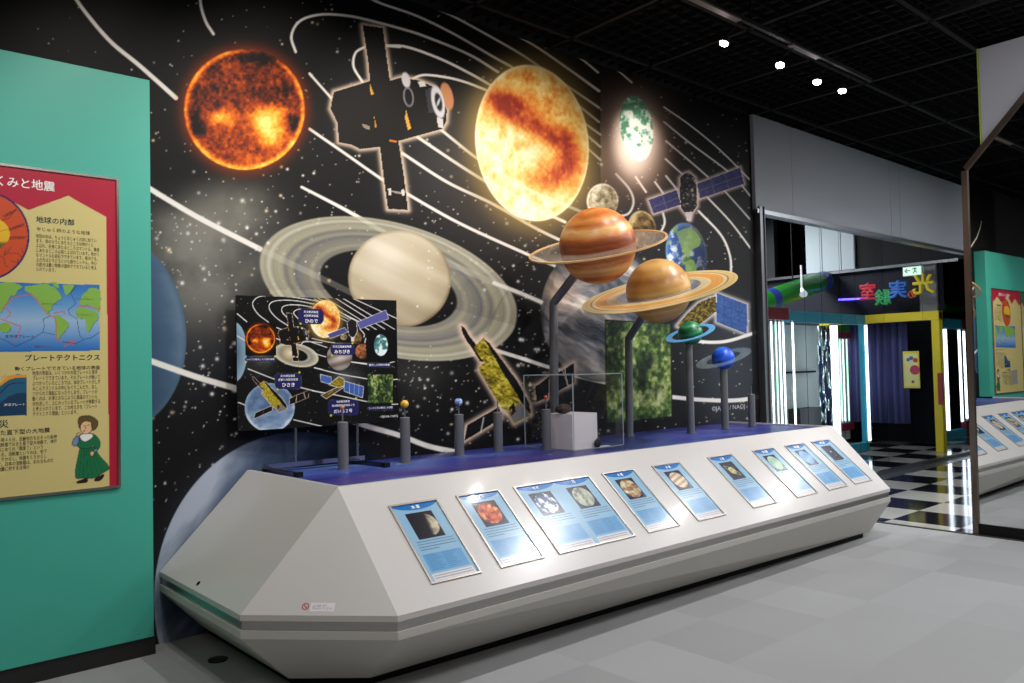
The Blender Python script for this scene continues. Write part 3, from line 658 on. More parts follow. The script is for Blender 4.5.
def caption_paint(Wn, Hn, kinds, seed):
    gx, gy = np.meshgrid(np.arange(Wn), np.arange(Hn)); p = Paint(gx.ravel().astype(float), gy.ravel().astype(float), (150, 192, 218))
    r = np.random.default_rng(seed); w = Wn/len(kinds)
    for i in range(16, Hn-14, 3): p.mix(p.sub(-1, Wn, i-.5, i+.6), np.ones(len(p.sub(-1, Wn, i-.5, i+.6)))*.18, (110, 150, 190))
    for k, kd in enumerate(kinds):
        x0 = k*w
        p.ell(x0+w/2, -10, w*.56, 25, 0, lambda d, lx, ly, x, y: np.tile(np.array([30, 116, 190.]), (len(d), 1)))
        planet_pic(p, kd, x0+w*.20, x0+w*.77, Hn*.115, Hn*.47)
        for j in range(4):
            y = Hn*(.50+.035*j); x = x0+w*.12
            end = x0+w*(.9 if j < 3 else .5)
            while x < end:
                L = r.uniform(1, 3.5); p.stroke([(x, y), (min(x+L, end), y)], 1.3, (46, 54, 84), .8, smooth=False); x += L+r.uniform(.8, 2)
        p.poly([(x0+w*.09, Hn*.66), (x0+w*.91, Hn*.66), (x0+w*.91, Hn*.885), (x0+w*.09, Hn*.885)], (104, 164, 212))
        for j in range(8):
            y = Hn*(.675+.025*j)
            for c0 in (.14, .5):
                x = x0+w*c0; e = x+r.uniform(.15, .3)*w
                while x < e: L = r.uniform(1, 3); p.stroke([(x, y), (x+L, y)], 1, (50, 100, 140), .7, smooth=False); x += L+1.4
        p.poly([(x0+w*.06, Hn*.905), (x0+w*.94, Hn*.905), (x0+w*.94, Hn*.985), (x0+w*.06, Hn*.985)], (226, 222, 224))
        for j in range(2):
            x = x0+w*.1
            while x < x0+w*.88: L = r.uniform(1, 3.5); p.stroke([(x, Hn*(.93+.03*j)), (x+L, Hn*(.93+.03*j))], 1.1, (70, 66, 84), .75, smooth=False); x += L+r.uniform(.8, 1.8)
    return p
PANELS = [(.245, .55, ['mercury'], ['水星'], 'half-lit grey planet photo'), (.675, .98, ['venus'], ['金星'], 'red and yellow planet photo'),
          (1.09, 1.722, ['earth', 'moon'], ['地球', '月'], 'double-width panel, cloudy blue planet and pale moon photos'), (1.842, 2.148, ['mars'], ['火星'], 'buff mottled planet photo'),
          (2.34, 2.645, ['jupiter'], ['木星'], 'striped brown planet photo'), (2.975, 3.285, ['saturn'], ['土星'], 'small yellow ringed planet photo'),
          (3.562, 3.868, ['uranus'], ['天王星'], 'pale green planet photo'), (4.035, 4.345, ['neptune'], ['海王星'], 'plain light blue planet photo'), (4.462, 4.77, ['pluto'], ['冥王星'], 'dark photo with a tiny white dot')]
M_cap = print_mat('caption_ink', .25, .5, coat=.6)
for i, (u0, u1, kinds, names, lab) in enumerate(PANELS):
    v0, v1 = .113, .612; t = .011
    bm = bmesh.new()
    for (a, b, c, d) in ((u0, u1, v0, v0+t), (u0, u1, v1-t, v1), (u0, u0+t, v0+t, v1-t), (u1-t, u1, v0+t, v1-t)):
        quadstrip_prism(bm, [SL(a, c, -.001), SL(b, c, -.001), SL(b, d, -.001), SL(a, d, -.001)], tuple(en*.0085))
    bz = obj('info_panel', bm, mat('bezel_steel', (176, 168, 160), .38, 1.0), console)
    bz['label'] = 'steel-framed blue caption panel, '+lab
    Wn = int((u1-u0-2*t)/.0026); Hn = int((v1-v0-2*t)/.0026)
    pp = caption_paint(Wn, Hn, kinds, 40+i)
    gu, gv = np.meshgrid(np.linspace(u0+t, u1-t, Wn), np.linspace(v1-t, v0+t, Hn))
    PP = cC+np.outer(gu.ravel(), e1)+np.outer(gv.ravel(), e2)+en*.0012
    grid_mesh('caption_sheet', PP, Wn, Hn, pp.rgb(.95), M_cap, bz)
    w = (u1-u0)/len(kinds)
    for k, nm in enumerate(names):
        ww = .026*len(nm)
        text('heading', nm if len(nm) != 2 else nm[0]+' '+nm[1], SL(u0+w*(k+.5)-ww/2, v1-t-.031, .002), e1, e2, mat('ink_white', (245, 245, 245), .5), bz, width=ww, bold=.03)
# small sticker on the corner facet (no sitting)
nB = np.cross(np.array(C0)-np.array(B0), np.array(pb)-np.array(B0)); nB = nB/np.linalg.norm(nB)
sx = (np.array(C0)-np.array(B0)); sx /= np.linalg.norm(sx); sy = np.cross(nB, sx)
def FT(u, v, w=0.0): return np.array(B0)+sx*u+sy*v+nB*w
def hitB(u, v):
    d = ray(u, v); P = EYE+d*(((np.array(B0)-EYE)@nB)/(d@nB)); return (P-np.array(B0))@sx, (P-np.array(B0))@sy
su0, sv0 = hitB(309.5, 611.5); su1, sv1 = hitB(335.5, 603)
bm = bmesh.new(); quadstrip_prism(bm, [tuple(FT(a, b, .0003)) for a, b in ((su0, sv0), (su1, sv0), (su1, sv1), (su0, sv1))], tuple(nB*.0006))
st = obj('warning_sticker', bm, mat('sticker_white', (238, 228, 232), .5), console)
text('sticker_text', '上にのぼったり\nすわらないでください', FT(su0+.008, sv0+.008, .0012), sx, sy, mat('ink_darkgrey', (80, 74, 80), .6), st, width=(su1-su0)*.86, height=(sv1-sv0)*.62)
cs, cv = hitB(305.5, 606.5); bm = bmesh.new()
n_ = 28; rr0, rr1 = .0125, .0165
vi = [bm.verts.new(FT(cs+math.cos(t)*rr0, cv+math.sin(t)*rr0, .001)) for t in np.linspace(0, 2*math.pi, n_, endpoint=False)]
vo = [bm.verts.new(FT(cs+math.cos(t)*rr1, cv+math.sin(t)*rr1, .001)) for t in np.linspace(0, 2*math.pi, n_, endpoint=False)]
for i in range(n_): bm.faces.new((vi[i], vo[i], vo[(i+1) % n_], vi[(i+1) % n_]))
d_ = np.array([-.7071, .7071]); p_ = np.array([.7071, .7071])*.002
bm.faces.new([bm.verts.new(FT(cs+q[0], cv+q[1], .0012)) for q in (d_*rr0+p_, d_*rr0-p_, -d_*rr0-p_, -d_*rr0+p_)])
obj('prohibition_mark', bm, mat('ink_red', (196, 44, 60), .5), st)
hs = hitB(198, 584)
# keyhole in the left facet
kp = np.array([1.475, 3.95, .40]); nl = np.cross(np.array(pb)-np.array(A0), np.array(B0)-np.array(A0)); nl /= np.linalg.norm(nl)
if nl[0] > 0: nl = -nl
d = ray(198.5, 583.5); kp = EYE+d*(((np.array(A0)-EYE)@nl)/(d@nl))
obj('lock', T([kp-nl*.004, kp+nl*.003], .012), M_black, console)

# ================================================================== PLANET MODELS
TZ = .889
def lathe(center, axis, prof, seg=96, closed=True):
    ax = Vector(axis).normalized(); a = ax.orthogonal().normalized(); b = ax.cross(a); c = Vector(center); bm = bmesh.new(); rings = []
    for j in range(seg):
        t = 2*math.pi*j/seg; d = a*math.cos(t)+b*math.sin(t)
        rings.append([bm.verts.new(c+d*r+ax*h) for r, h in prof])
    n = len(prof)
    for j in range(seg):
        A_, B_ = rings[j], rings[(j+1) % seg]
        for i in range(n if closed else n-1): bm.faces.new((A_[i], A_[(i+1) % n], B_[(i+1) % n], B_[i]))
    return bm
def view_axis(u, v, deg, ratio):
    w = ray(u, v); w /= np.linalg.norm(w); r = CR-w*(CR@w); r /= np.linalg.norm(r); up = np.cross(r, w)
    a = R_(deg); e = math.asin(ratio); return (-math.sin(a)*r+math.cos(a)*up)*math.cos(e)-w*math.sin(e)
def painted_ball(name, c, r, axis, fn, parent, m, seg=96):
    bm = ball((0, 0, 0), 1.0, seg, seg*2//3); me = bpy.data.meshes.new(name); bm.to_mesh(me); bm.free()
    n = len(me.vertices); co = np.empty(n*3); me.vertices.foreach_get('co', co); co = co.reshape(-1, 3)
    ax = np.array(axis); ax /= np.linalg.norm(ax); a = np.cross(ax, [0.3, 1, .2]); a /= np.linalg.norm(a); b = np.cross(ax, a)
    lon = np.arctan2(co@b, co@a); col = np.minimum(lin(np.clip(fn(co@ax, lon, co), 0, 255)), .92)
    me.vertices.foreach_set('co', (co*r+np.array(c)).ravel())
    at = me.color_attributes.new('ink', 'FLOAT_COLOR', 'POINT'); at.data.foreach_set('color', np.concatenate([col, np.ones((n, 1))], 1).astype(np.float32).ravel())
    return link(name, me, m, parent, smooth=True)
M_ball = print_mat('model_paint', .36, .5, coat=.0)
M_clear = mat('clear_acrylic', (210, 214, 225), .08, alpha=.16, spec=.5)
M_ringt = mat('tan_rim', (222, 178, 118), .4)
M_ringb = mat('blue_ring', (96, 164, 214), .3, alpha=.9)
def post(root, pts, r=.0335):
    smooth_sides(obj('post', T(pts, r, seg=28), M_pole, root))
def pin(root, p0, p1): smooth_sides(obj('pin', T([p0, p1], .0045, seg=10), M_pole, root))
def flange(root, x, y): smooth_sides(obj('base_flange', T([(x, y, TZ), (x, y, TZ+.006)], .042, seg=28), M_pole, root))
MG = 'planet models on the console'
# Jupiter-like ball
r = thing('planet_model', 'largest ball on the console, orange-brown striped planet with a thin clear ring, bent grey post', 'planet model', (4.475, 4.63, TZ), MG)
jc = onp(597.5, 246, 1, 4.08); jr = 38.3*((jc-EYE)@CF)/FPX
ja = view_axis(597.5, 246, 9.3, .17)
el = onp(553.5, 303, 1, 4.63); pb_ = el
jd = (jc-el)/np.linalg.norm(jc-el)
post(r, [(el[0]-.025, 4.63, TZ), tuple(el), tuple(jc-jd*jr*.9)], .036); flange(r, el[0]-.025, 4.63)
def fj(la, lo, co):
    w = .10*(fbm(co[:, 0]*2.2+lo*0, co[:, 1]*2.2+co[:, 2]*1.5, 4, 3)-.5)
    t = la+w
    base = np.interp(t, [-1, -.8, -.66, -.52, -.40, -.22, -.08, .0, .16, .30, .42, .52, .62, .72, .84, 1], [.35, .30, .62, .9, .45, .22, .35, .12, .05, .40, .88, .8, .25, .55, .35, .5])
    base = base+.55*(fbm(t*16+1.5*fbm(co[:,0]*3,co[:,1]*3,3,2), co[:, 0]*2+co[:, 1]*1.5, 5, 11)-.5)
    return ramp(np.clip(base, 0, 1), [(0, (128, 60, 28)), (.3, (180, 94, 42)), (.55, (222, 138, 68)), (.8, (238, 178, 106)), (1, (246, 210, 150))])
painted_ball('globe', jc, jr, view_axis(597.5, 246, 7, .12), fj, r, M_ball, 128)
rg = obj('ring', lathe(jc, ja, [(jr*1.76, -.006), (jr*1.82, -.006), (jr*1.82, .006), (jr*1.76, .006)], 128), M_ringt, r)
obj('clear_disc', lathe(jc, ja, [(jr*.985, -.0015), (jr*1.77, -.0015), (jr*1.77, .0015), (jr*.985, .0015)], 128), mat('clear_disc', (190, 175, 160), .15, alpha=.22, spec=.5), rg)
# Saturn-like ball
r = thing('planet_model', 'tan striped ball with a wide yellow and orange ring, on a bent grey post', 'planet model', (5.17, 4.50, TZ), MG)
sc_ = onp(658.3, 291, 1, 4.02); sr = 32.2*((sc_-EYE)@CF)/FPX; sa = view_axis(660, 292, 11.5, .20)
el = onp(628.5, 339, 1, 4.50); sd = (sc_-el)/np.linalg.norm(sc_-el)
post(r, [(el[0]-.02, 4.50, TZ), tuple(el), tuple(sc_-sd*sr*.9)], .033); flange(r, el[0]-.02, 4.50)
def fs(la, lo, co):
    t = la+.03*(fbm(co[:, 0]*2, co[:, 1]*2, 3, 5)-.5)
    g = .55+.16*np.sin(t*9+.5)+.10*np.sin(t*23)+.25*(fbm(t*16, co[:, 0]*.8, 3, 9)-.5)
    return ramp(np.clip(g, 0, 1), [(0, (150, 98, 44)), (.4, (186, 132, 66)), (.7, (210, 164, 92)), (1, (228, 190, 126))])
painted_ball('globe', sc_, sr, sa, fs, r, M_ball, 112)
prof = [(1.30, (150, 142, 150)), (1.34, (206, 186, 140)), (1.58, (206, 186, 140)), (1.62, (196, 178, 128)), (1.64, (210, 150, 74)), (1.98, (214, 156, 80)), (2.0, (222, 190, 130)), (2.10, (226, 200, 146)), (2.115, (70, 60, 66)), (2.135, (70, 60, 66)), (2.15, (214, 182, 116)), (2.28, (218, 190, 124)), (2.30, (160, 130, 86)), (2.32, (216, 188, 122)), (2.41, (220, 196, 136))]
seg = 160; rad = np.linspace(1.30, 2.41, 60); ax_ = Vector(sa).normalized(); o1 = ax_.orthogonal().normalized(); o2 = ax_.cross(o1)
ths = np.linspace(0, 2*math.pi, seg+1)
dirs = np.outer(np.cos(ths), np.array(o1))+np.outer(np.sin(ths), np.array(o2))
PR = (sc_+sr*np.einsum('r,td->rtd', rad, dirs)+np.array(ax_)*.002).reshape(-1, 3)
cr = np.stack([np.interp(rad, [q[0] for q in prof], [q[1][i] for q in prof]) for i in range(3)], -1)
cr = np.repeat(cr, seg+1, 0); cr = cr*(1+.10*(vn(np.repeat(rad, seg+1)*30, np.tile(ths, 60)*0+2, 3)-.5))[:, None]
rg = grid_mesh('ring', PR, seg+1, 60, lin(cr), print_mat('ring_paint', .35, .5), r)
obj('ring_plate', lathe(sc_, sa, [(sr*1.30, -.003), (sr*2.41, -.003), (sr*2.41, .0015), (sr*1.30, .0015)], 160), mat('ring_plate_tan', (200, 165, 105), .4), rg)
obj('clear_disc', lathe(sc_, sa, [(sr*.985, -.001), (sr*1.305, -.001), (sr*1.305, .001), (sr*.985, .001)], 96), M_clear, rg)
# green ball with blue ring, blue ball with clear ring
def small_planet(label, u, v, rp, y, ax, rin, rout, mring, fn, px):
    c = onp(u, v, 1, y); rr_ = rp*((c-EYE)@CF)/FPX
    r = thing('planet_model', label, 'planet model', (px, y, TZ), MG)
    post(r, [(px, y, TZ), (px, y, c[2]-rr_*.93)], .033); flange(r, px, y)
    painted_ball('globe', c, rr_, ax, fn, r, M_ball, 64)
    obj('ring', lathe(c, ax, [(rr_*rin, -.003), (rr_*rout, -.003), (rr_*rout, .003), (rr_*rin, .003)], 96), mring, r)
fg = lambda la, lo, co: ramp(np.clip(.5+.3*np.sin(la*10)+.4*(fbm(la*9, co[:, 0], 3, 3)-.5), 0, 1), [(0, (14, 78, 46)), (.6, (28, 116, 70)), (1, (86, 166, 112))])
fb = lambda la, lo, co: ramp(np.clip(.4+.25*np.sin(la*8)+.4*(fbm(la*6, co[:, 0]*2, 3, 6)-.5), 0, 1), [(0, (18, 64, 190)), (.6, (30, 92, 214)), (1, (96, 160, 238))])
small_planet('green ball with a tilted pale blue ring on a straight post', 690.3, 333.2, 12.1, 4.26, view_axis(690, 333, 15.5, .27), 1.55, 2.06, M_ringb, fg, 5.775)
small_planet('bright blue ball with a faint clear ring on a straight post', 723.2, 358, 11.3, 4.256, view_axis(723, 358, 17, .25), 1.5, 2.45, mat('ghost_ring', (170, 190, 200), .15, alpha=.15, spec=.6), fb, 6.285)
# little posts with pins
def mini(label, x, y, ztop, zball, rb, fn, cat='planet model'):
    r = thing('planet_model', label, cat, (x, y, TZ), MG)
    smooth_sides(obj('post', T([(x, y, TZ), (x, y, ztop-.004), (x, y, ztop)], .033, seg=28, rs=[.033, .033, .029]), M_pole, r))
    pin(r, (x, y, ztop-.002), (x, y, zball)); flange(r, x, y)
    if rb: painted_ball('globe', (x, y, zball), rb, (0.2, 0, 1), fn, r, M_ball, 32)
flat = lambda a, b, s: (lambda la, lo, co: ramp(fbm(co[:, 0]*3+s, co[:, 1]*3+co[:, 2]*2, 4, s), [(.3, a), (.7, b)]))
mini('short grey post in front of the picture board, topped by a tiny orange bead', 2.463, 4.41, 1.185, 1.272, .013, flat((200, 110, 60), (222, 140, 90), 2))
mini('short grey post topped by a small yellow ball, right of the picture board', 2.917, 4.41, 1.187, 1.272, .027, flat((206, 140, 30), (240, 190, 70), 4))
mini('short grey post topped by a small blue and white ball', 3.389, 4.45, 1.180, 1.263, .028, flat((40, 80, 180), (200, 214, 240), 1))
mini('short grey post with a bare pin, between the blue-white and the red bead posts', 3.767, 4.48, 1.173, 1.255, .004, flat((150, 150, 150), (160, 160, 160), 2))
mini('short grey post topped by a tiny red bead, beside the clear display case', 4.024, 4.24, 1.187, 1.272, .014, flat((190, 50, 30), (220, 84, 56), 7))
mini('short grey post with a bare pin at the far right end of the console', 6.700, 4.24, 1.192, 1.265, .004, flat((150, 150, 150), (160, 160, 160), 2))

# ================================================================== CLEAR CASE, PEDESTAL, STONES
bx0, bx1, by0, by1, bz0, bz1 = 4.105, 4.637, 4.043, 4.563, TZ, 1.432; th = .005
case = thing('display_case', 'clear acrylic box case over the white block on the blue console top', 'display case', ((bx0+bx1)/2, (by0+by1)/2, bz0))
M_acr = bpy.data.materials.new('acrylic_pane'); M_acr.use_nodes = True; nt = M_acr.node_tree
nt.nodes.remove(nt.nodes['Principled BSDF']); tr = nt.nodes.new('ShaderNodeBsdfTransparent'); gl = nt.nodes.new('ShaderNodeBsdfGlossy'); gl.inputs['Roughness'].default_value = .02
tr.inputs['Color'].default_value = (.985, .99, .995, 1); lw = nt.nodes.new('ShaderNodeLayerWeight'); lw.inputs['Blend'].default_value = .5
pw_ = nt.nodes.new('ShaderNodeMath'); pw_.operation = 'POWER'; pw_.inputs[1].default_value = 4; ad_ = nt.nodes.new('ShaderNodeMath'); ad_.operation = 'MULTIPLY_ADD'; ad_.inputs[1].default_value = .6; ad_.inputs[2].default_value = .03
nt.links.new(lw.outputs['Facing'], pw_.inputs[0]); nt.links.new(pw_.outputs[0], ad_.inputs[0])
ms = nt.nodes.new('ShaderNodeMixShader'); nt.links.new(ad_.outputs[0], ms.inputs['Fac']); nt.links.new(tr.outputs[0], ms.inputs[1]); nt.links.new(gl.outputs[0], ms.inputs[2])
nt.links.new(ms.outputs[0], nt.nodes['Material Output'].inputs['Surface'])
for b_ in ((bx0, bx1, by0, by0+th, bz0, bz1), (bx0, bx1, by1-th, by1, bz0, bz1), (bx0, bx0+th, by0+th, by1-th, bz0, bz1), (bx1-th, bx1, by0+th, by1-th, bz0, bz1), (bx0+th, bx1-th, by0+th, by1-th, bz1-th, bz1)):
    obj('pane', B(b_), M_acr, case)
M_edge = mat('acrylic_edge', (190, 200, 205), .3, alpha=.4); e = .003
bm = bmesh.new()
for x in (bx0, bx1):
    for y in (by0, by1): box(bm, x-e, x+e, y-e, y+e, bz0, bz1)
for z in (bz0+e, bz1):
    for y in (by0, by1): box(bm, bx0, bx1, y-e, y+e, z-e, z+e)
    for x in (bx0, bx1): box(bm, x-e, x+e, by0, by1, z-e, z+e)
obj('edge_seam', bm, M_edge, case)
M_block = mat('block_white', (244, 234, 232), .5)
tag(obj('pedestal_block', B((4.125, 4.385, 4.075, 4.335, TZ, 1.147)), M_block), 'plain white block inside the clear case, a brown stone on top', 'pedestal')
def stone(name, c, rx, ry, rz, seed, m, lab):
    bm = bmesh.new(); bmesh.ops.create_icosphere(bm, subdivisions=4, radius=1)
    for v in bm.verts:
        n = fbm(np.array([v.co.x*1.7+seed]), np.array([v.co.y*1.7+v.co.z*1.3]), 4, seed)[0]; k = .72+.55*n
        v.co = Vector((c[0]+v.co.x*rx*k, c[1]+v.co.y*ry*k, c[2]+v.co.z*rz*k))
    zmin = min(v.co.z for v in bm.verts)
    for v in bm.verts: v.co.z += c[3]-zmin
    o = obj(name, bm, m, smooth=True); tag(o, lab, 'stone', 'stones in the clear case')
stone('meteorite', (4.16, 4.20, 0, 1.147), .062, .05, .034, 3, mat('stone_brown', (58, 46, 38), .8, noise=(30, .4, .6)), 'rough dark brown stone lying on top of the white block')
stone('meteorite', (4.37, 4.058, 0, TZ), .034, .012, .036, 8, mat('stone_black', (30, 28, 30), .7, noise=(30, .4, .5)), 'small black stone at the foot of the white block')
tag(obj('caption_strip', B((4.39, 4.52, 4.07, 4.11, TZ, TZ+.006)), mat('card_white', (236, 232, 232), .5)), 'narrow white caption strip lying in the clear case beside the black stone', 'caption strip')

# ================================================================== PICTURE BOARD ON ITS STAND
bd = np.array([.994, -.107, 0]); bd /= np.linalg.norm(bd); bn = np.array([bd[1], -bd[0], 0]); bn = -bn if bn[1] > 0 else bn
Q0 = np.array([2.45, 4.58, 0])
def onb(u, v, w=0.0): d = ray(u, v); return EYE+d*(((Q0-EYE)@bn)/(d@bn))+bn*w
bl, br_ = onb(237.8, 431), onb(398.6, 421.5); tl, trr = onb(237.6, 294.6), onb(397.7, 301)
s0 = (bl-Q0)@bd; s1 = (br_-Q0)@bd; z0, z1 = (bl[2]+br_[2])/2, (tl[2]+trr[2])/2
def BP(s, z, w=0.0): return Q0+bd*s+np.array([0, 0, z])+bn*w
board = thing('picture_board', 'rectangular picture board of space satellites standing on metal feet on the console', 'picture board', (2.43, 4.58, TZ+.01))
bm = bmesh.new(); quadstrip_prism(bm, [tuple(BP(s, z, -.018)) for s, z in ((s0, z0), (s1, z0), (s1, z1), (s0, z1))], tuple(bn*.0165))
obj('backing', bm, M_black, board)
nx = 330; ny = 260
gs, gz = np.meshgrid(np.linspace(s0, s1, nx), np.linspace(z0, z1, ny)); PB = Q0+np.outer(gs.ravel(), bd)+np.outer(gz.ravel(), [0, 0, 1.])-bn*.0005
ub, vb = proj(PB); K = 3.0
p = Paint(ub*K, vb*K, (13, 13, 13))
T1 = lambda x, y: ((232+x/8.75)*K, (288+y/8.75)*K); T2 = lambda x, y: ((312+x/8.75)*K, (288+y/8.75)*K)
T3 = lambda x, y: ((232+x/8.75)*K, (358+y/8.75)*K); T4 = lambda x, y: ((312+x/8.75)*K, (358+y/8.75)*K)
star_field(p, 420, 71, 236*K, 400*K, 292*K, 434*K, big=.12)
k = np.arange(len(p.A)); nb = fbm(p.A*.02, p.B*.02, 4, 2)
p.mix(k, np.exp(-(((ub-257)/16)**2+((vb-358)/14)**2))*nb*1.5, (110, 110, 104)); p.mix(k, np.exp(-(((ub-345)/16)**2+((vb-376)/12)**2))*nb, (120, 120, 124))
p.ell(234*K, 352*K, 13*K, 30*K, 0, lambda d, lx, ly, x, y: ramp(d, [(0, (60, 84, 104)), (1, (140, 168, 186))]))
O = lambda t, L, w=1.0: p.stroke([t(*q) for q in L], w*K, (226, 222, 220), .95)
O(T1, [(320, 300), (225, 225), (180, 140), (225, 82), (330, 66), (480, 74), (640, 96), (760, 118)], .9)
O(T1, [(498, 335), (390, 262), (328, 185), (340, 130), (420, 108), (560, 112), (720, 140)], .9)
O(T1, [(492, 268), (440, 212), (442, 168), (500, 148), (600, 150), (700, 168)], .9); O(T1, [(588, 278), (540, 222), (560, 194), (600, 182)], .9)
for L in ([(45, 225), (130, 295)], [(45, 418), (112, 460)], [(388, 345), (500, 392)], [(385, 440), (425, 456)], [(600, 500), (640, 470), (788, 478)]): O(T1, L, 1)
for a, b in (((360, 92), (745, 268)), ((270, 90), (745, 375)), ((200, 85), (655, 372)), ((110, 82), (572, 370)), ((40, 80), (498, 366)), ((120, 150), (460, 318)), ((200, 190), (420, 300)), ((235, 230), (320, 272)), ((245, 262), (300, 290)), ((700, 402), (745, 448)), ((20, 95), (240, 200))): O(T2, [a, b], .75)
for L in ([(0, 440), (120, 468), (200, 480)], [(0, 475), (130, 520)], [(0, 568), (120, 602)], [(330, 645), (480, 668), (600, 672), (752, 636)], [(420, 360), (455, 400), (455, 430)], [(470, 440), (462, 480)]): O(T2, L, .9)
for L in ([(20, 85), (240, 140), (480, 182)], [(700, 190), (765, 186)], [(0, 286), (200, 322), (480, 382)], [(700, 405), (770, 404)], [(340, 645-612+0), (480, 50)]): O(T4, L, 1)
for L in ([(140, 95), (370, 185)], [(600, 258), (788, 305)], [(55, 388), (110, 410)], [(540, 540), (788, 598)], [(722, 85), (790, 100)]): O(T3, L, 1)
# low blue planet, ringed planet, banded planet, sun
def lowb(d, lx, ly, x, y):
    n = fbm(lx*4+ly*2, ly*5, 4, 3); return ramp(np.clip(.3+.5*n+.35*np.clip(ly, 0, 1)+.3*np.clip((d-.85)/.15, 0, 1)-.2*np.clip(-lx, 0, 1)*0, 0, 1), [(0, (40, 56, 86)), (.5, (84, 108, 142)), (.8, (136, 160, 188)), (1, (200, 210, 222))])
p.ell(269.7*K, 407.5*K, 25*K, 24.5*K, 0, lowb)
saturn_ring(p, 296*K, 355*K, 23*K, 11.5*K, 12, .5, 1.25)
p.ell(290*K, 353*K, 9*K, 8*K, 0, lambda d, lx, ly, x, y: ramp(d, [(0, (222, 210, 178)), (1, (150, 132, 100))]))
p.ell(339.5*K, 356.5*K, 12.6*K, 14*K, 0, lambda d, lx, ly, x, y: ramp(np.clip(.55+.35*np.sin((ly+.25*lx)*9)+.3*(fbm(lx*2, ly*7, 3, 2)-.5), 0, 1), [(0, (120, 92, 76)), (.5, (176, 162, 150)), (1, (216, 208, 200))])*(1-.35*d[:, None]))
bright_sun(p, 325*K, 319*K, 15*K, 18.8*K, 0, 2)
p.poly([T1(115, 315), T1(388, 315), T1(385, 590), T1(115, 590)], (6, 5, 5)); burnt_sun(p, *T1(250, 443), 14.4*K)
p.poly([T2(478, 368), T2(748, 360), T2(745, 642), T2(478, 650)], (8, 6, 7))
p.ell(*T2(603, 500), 7.0*K, 10.8*K, 0, lambda d, lx, ly, x, y: ramp(fbm(lx*2.4, ly*3.4, 4, 5)+.1*lx, [(.3, (50, 96, 96)), (.48, (112, 160, 160)), (.6, (220, 234, 232))]))
rk = lambda a, b, s: (lambda d, lx, ly, x, y: ramp(np.clip(fbm(lx*4, ly*4, 4, s)-.3*(lx+ly)*.5, 0, 1), [(.2, a), (.8, b)]))
p.ell(*T2(395, 440), 4.6*K, 6.0*K, 0, rk((50, 34, 18), (170, 130, 70), 3)); k0 = p.C.copy(); p.ell(*T2(440, 555), 7*K, 7.5*K, 0, rk((70, 36, 20), (190, 120, 76), 7)); kk = p.A > T2(474, 0)[0]; p.C[kk] = k0[kk]
p.ell(*T2(280, 430), 3.6*K, 3*K, 0, rk((70, 60, 40), (200, 180, 130), 5))
# satellites of the board
hm = lambda x, y: ((293.7+(x-390)*.262)*K, (337+(y-117)*.262)*K); hinode(p, hm, .9)
pmf = lambda x, y: ((232+(180+(x-460.9)*5.69*.76)/8.75)*K, (358+(165+(y-325.8)*5.69*.557)/8.75)*K); planck_sat(p, pmf, .95)
for q, c in (([(135, 405), (285, 348), (312, 385), (160, 440)], (74, 72, 128)), ([(395, 300), (645, 195), (670, 268), (420, 355)], (84, 84, 146)), ([(308, 300), (345, 268), (386, 290), (396, 380), (362, 440), (325, 412)], (26, 22, 26))):
    p.poly([T2(*a) for a in q], c, glow=((236, 230, 232), 1.4, .95)); p.poly([T2(*a) for a in q], c)
p.poly([T2(340, 430), T2(370, 428), T2(365, 470), T2(345, 470)], (214, 206, 200))
for q, c in (([(75, 145), (165, 168), (165, 228), (80, 205)], (64, 98, 168)), ([(285, 205), (450, 252), (440, 345), (285, 290)], (60, 92, 160)), ([(82, 325), (245, 245), (275, 255), (125, 355)], (96, 72, 20)), ([(150, 232), (235, 165), (278, 185), (280, 240), (240, 258)], (132, 112, 24))):
    p.poly([T4(*a) for a in q], c, glow=((240, 238, 236), 1.8, .95)); p.poly([T4(*a) for a in q], c)
for x in (328, 370, 410): O(T4, [(x, 218), (x, 315)], .35)
for q in ([(180, 215), (230, 235)], [(200, 180), (250, 235)], [(140, 320), (180, 285)]): p.stroke([T4(*a) for a in q], 1.5, (214, 190, 60), .8)
p.poly([T4(490, 145), T4(705, 145), T4(708, 392), T4(490, 396)], lambda x, y: green_photo(x, y, .8))
for q in ((585, 265, 12, 22), (630, 235, 10, 12), (620, 320, 14, 10)): p.ell(*T4(q[0], q[1]), q[2]/8.75*K, q[3]/8.75*K, 0, lambda d, lx, ly, x, y: np.tile(np.array([34, 40, 24.]), (len(d), 1)))
NAVY = (34, 30, 86)
def plate(t, x0, x1, y0, y1, c=20):
    p.poly([t(x0+c, y0), t(x1-c, y0), t(x1, y0+c*1.4), t(x1, y1-c*1.4), t(x1-c, y1), t(x0+c, y1), t(x0, y1-c*1.4), t(x0, y0+c*1.4)], NAVY, glow=((130, 150, 60), .8, .6))
plate(T1, 580, 788+ -1, 182, 316); p.poly([T2(-30, 182), T2(80, 182), T2(102, 215), T2(102, 285), T2(80, 316), T2(-30, 316)], NAVY)
plate(T2, 162, 372, 484, 586); plate(T3, 375, 606, 132, 272); plate(T4, 142, 408, 366, 498)
plate(T1, 115, 388, 603, 646, 12); plate(T2, 482, 692, 655, 692, 10); plate(T4, 482, 712, 424, 456, 10)
for t, x, y in ((T1, 600, 312), (T2, 355, 482), (T2, 175, 590), (T3, 590, 125), (T3, 398, 275), (T4, 385, 350), (T4, 165, 503), (T1, 378, 600), (T1, 122, 648)): p.ell(*t(x, y), 1.1*K, 1.0*K, 0, lambda d, lx, ly, X, Y: np.tile(np.array([206, 196, 40.]), (len(d), 1)))
sheet = grid_mesh('printed_sheet', PB, nx, ny, p.rgb(1.0), print_mat('board_ink', .3, .4, coat=.2), board)
M_tw = mat('ink_white', (245, 245, 245), .5)
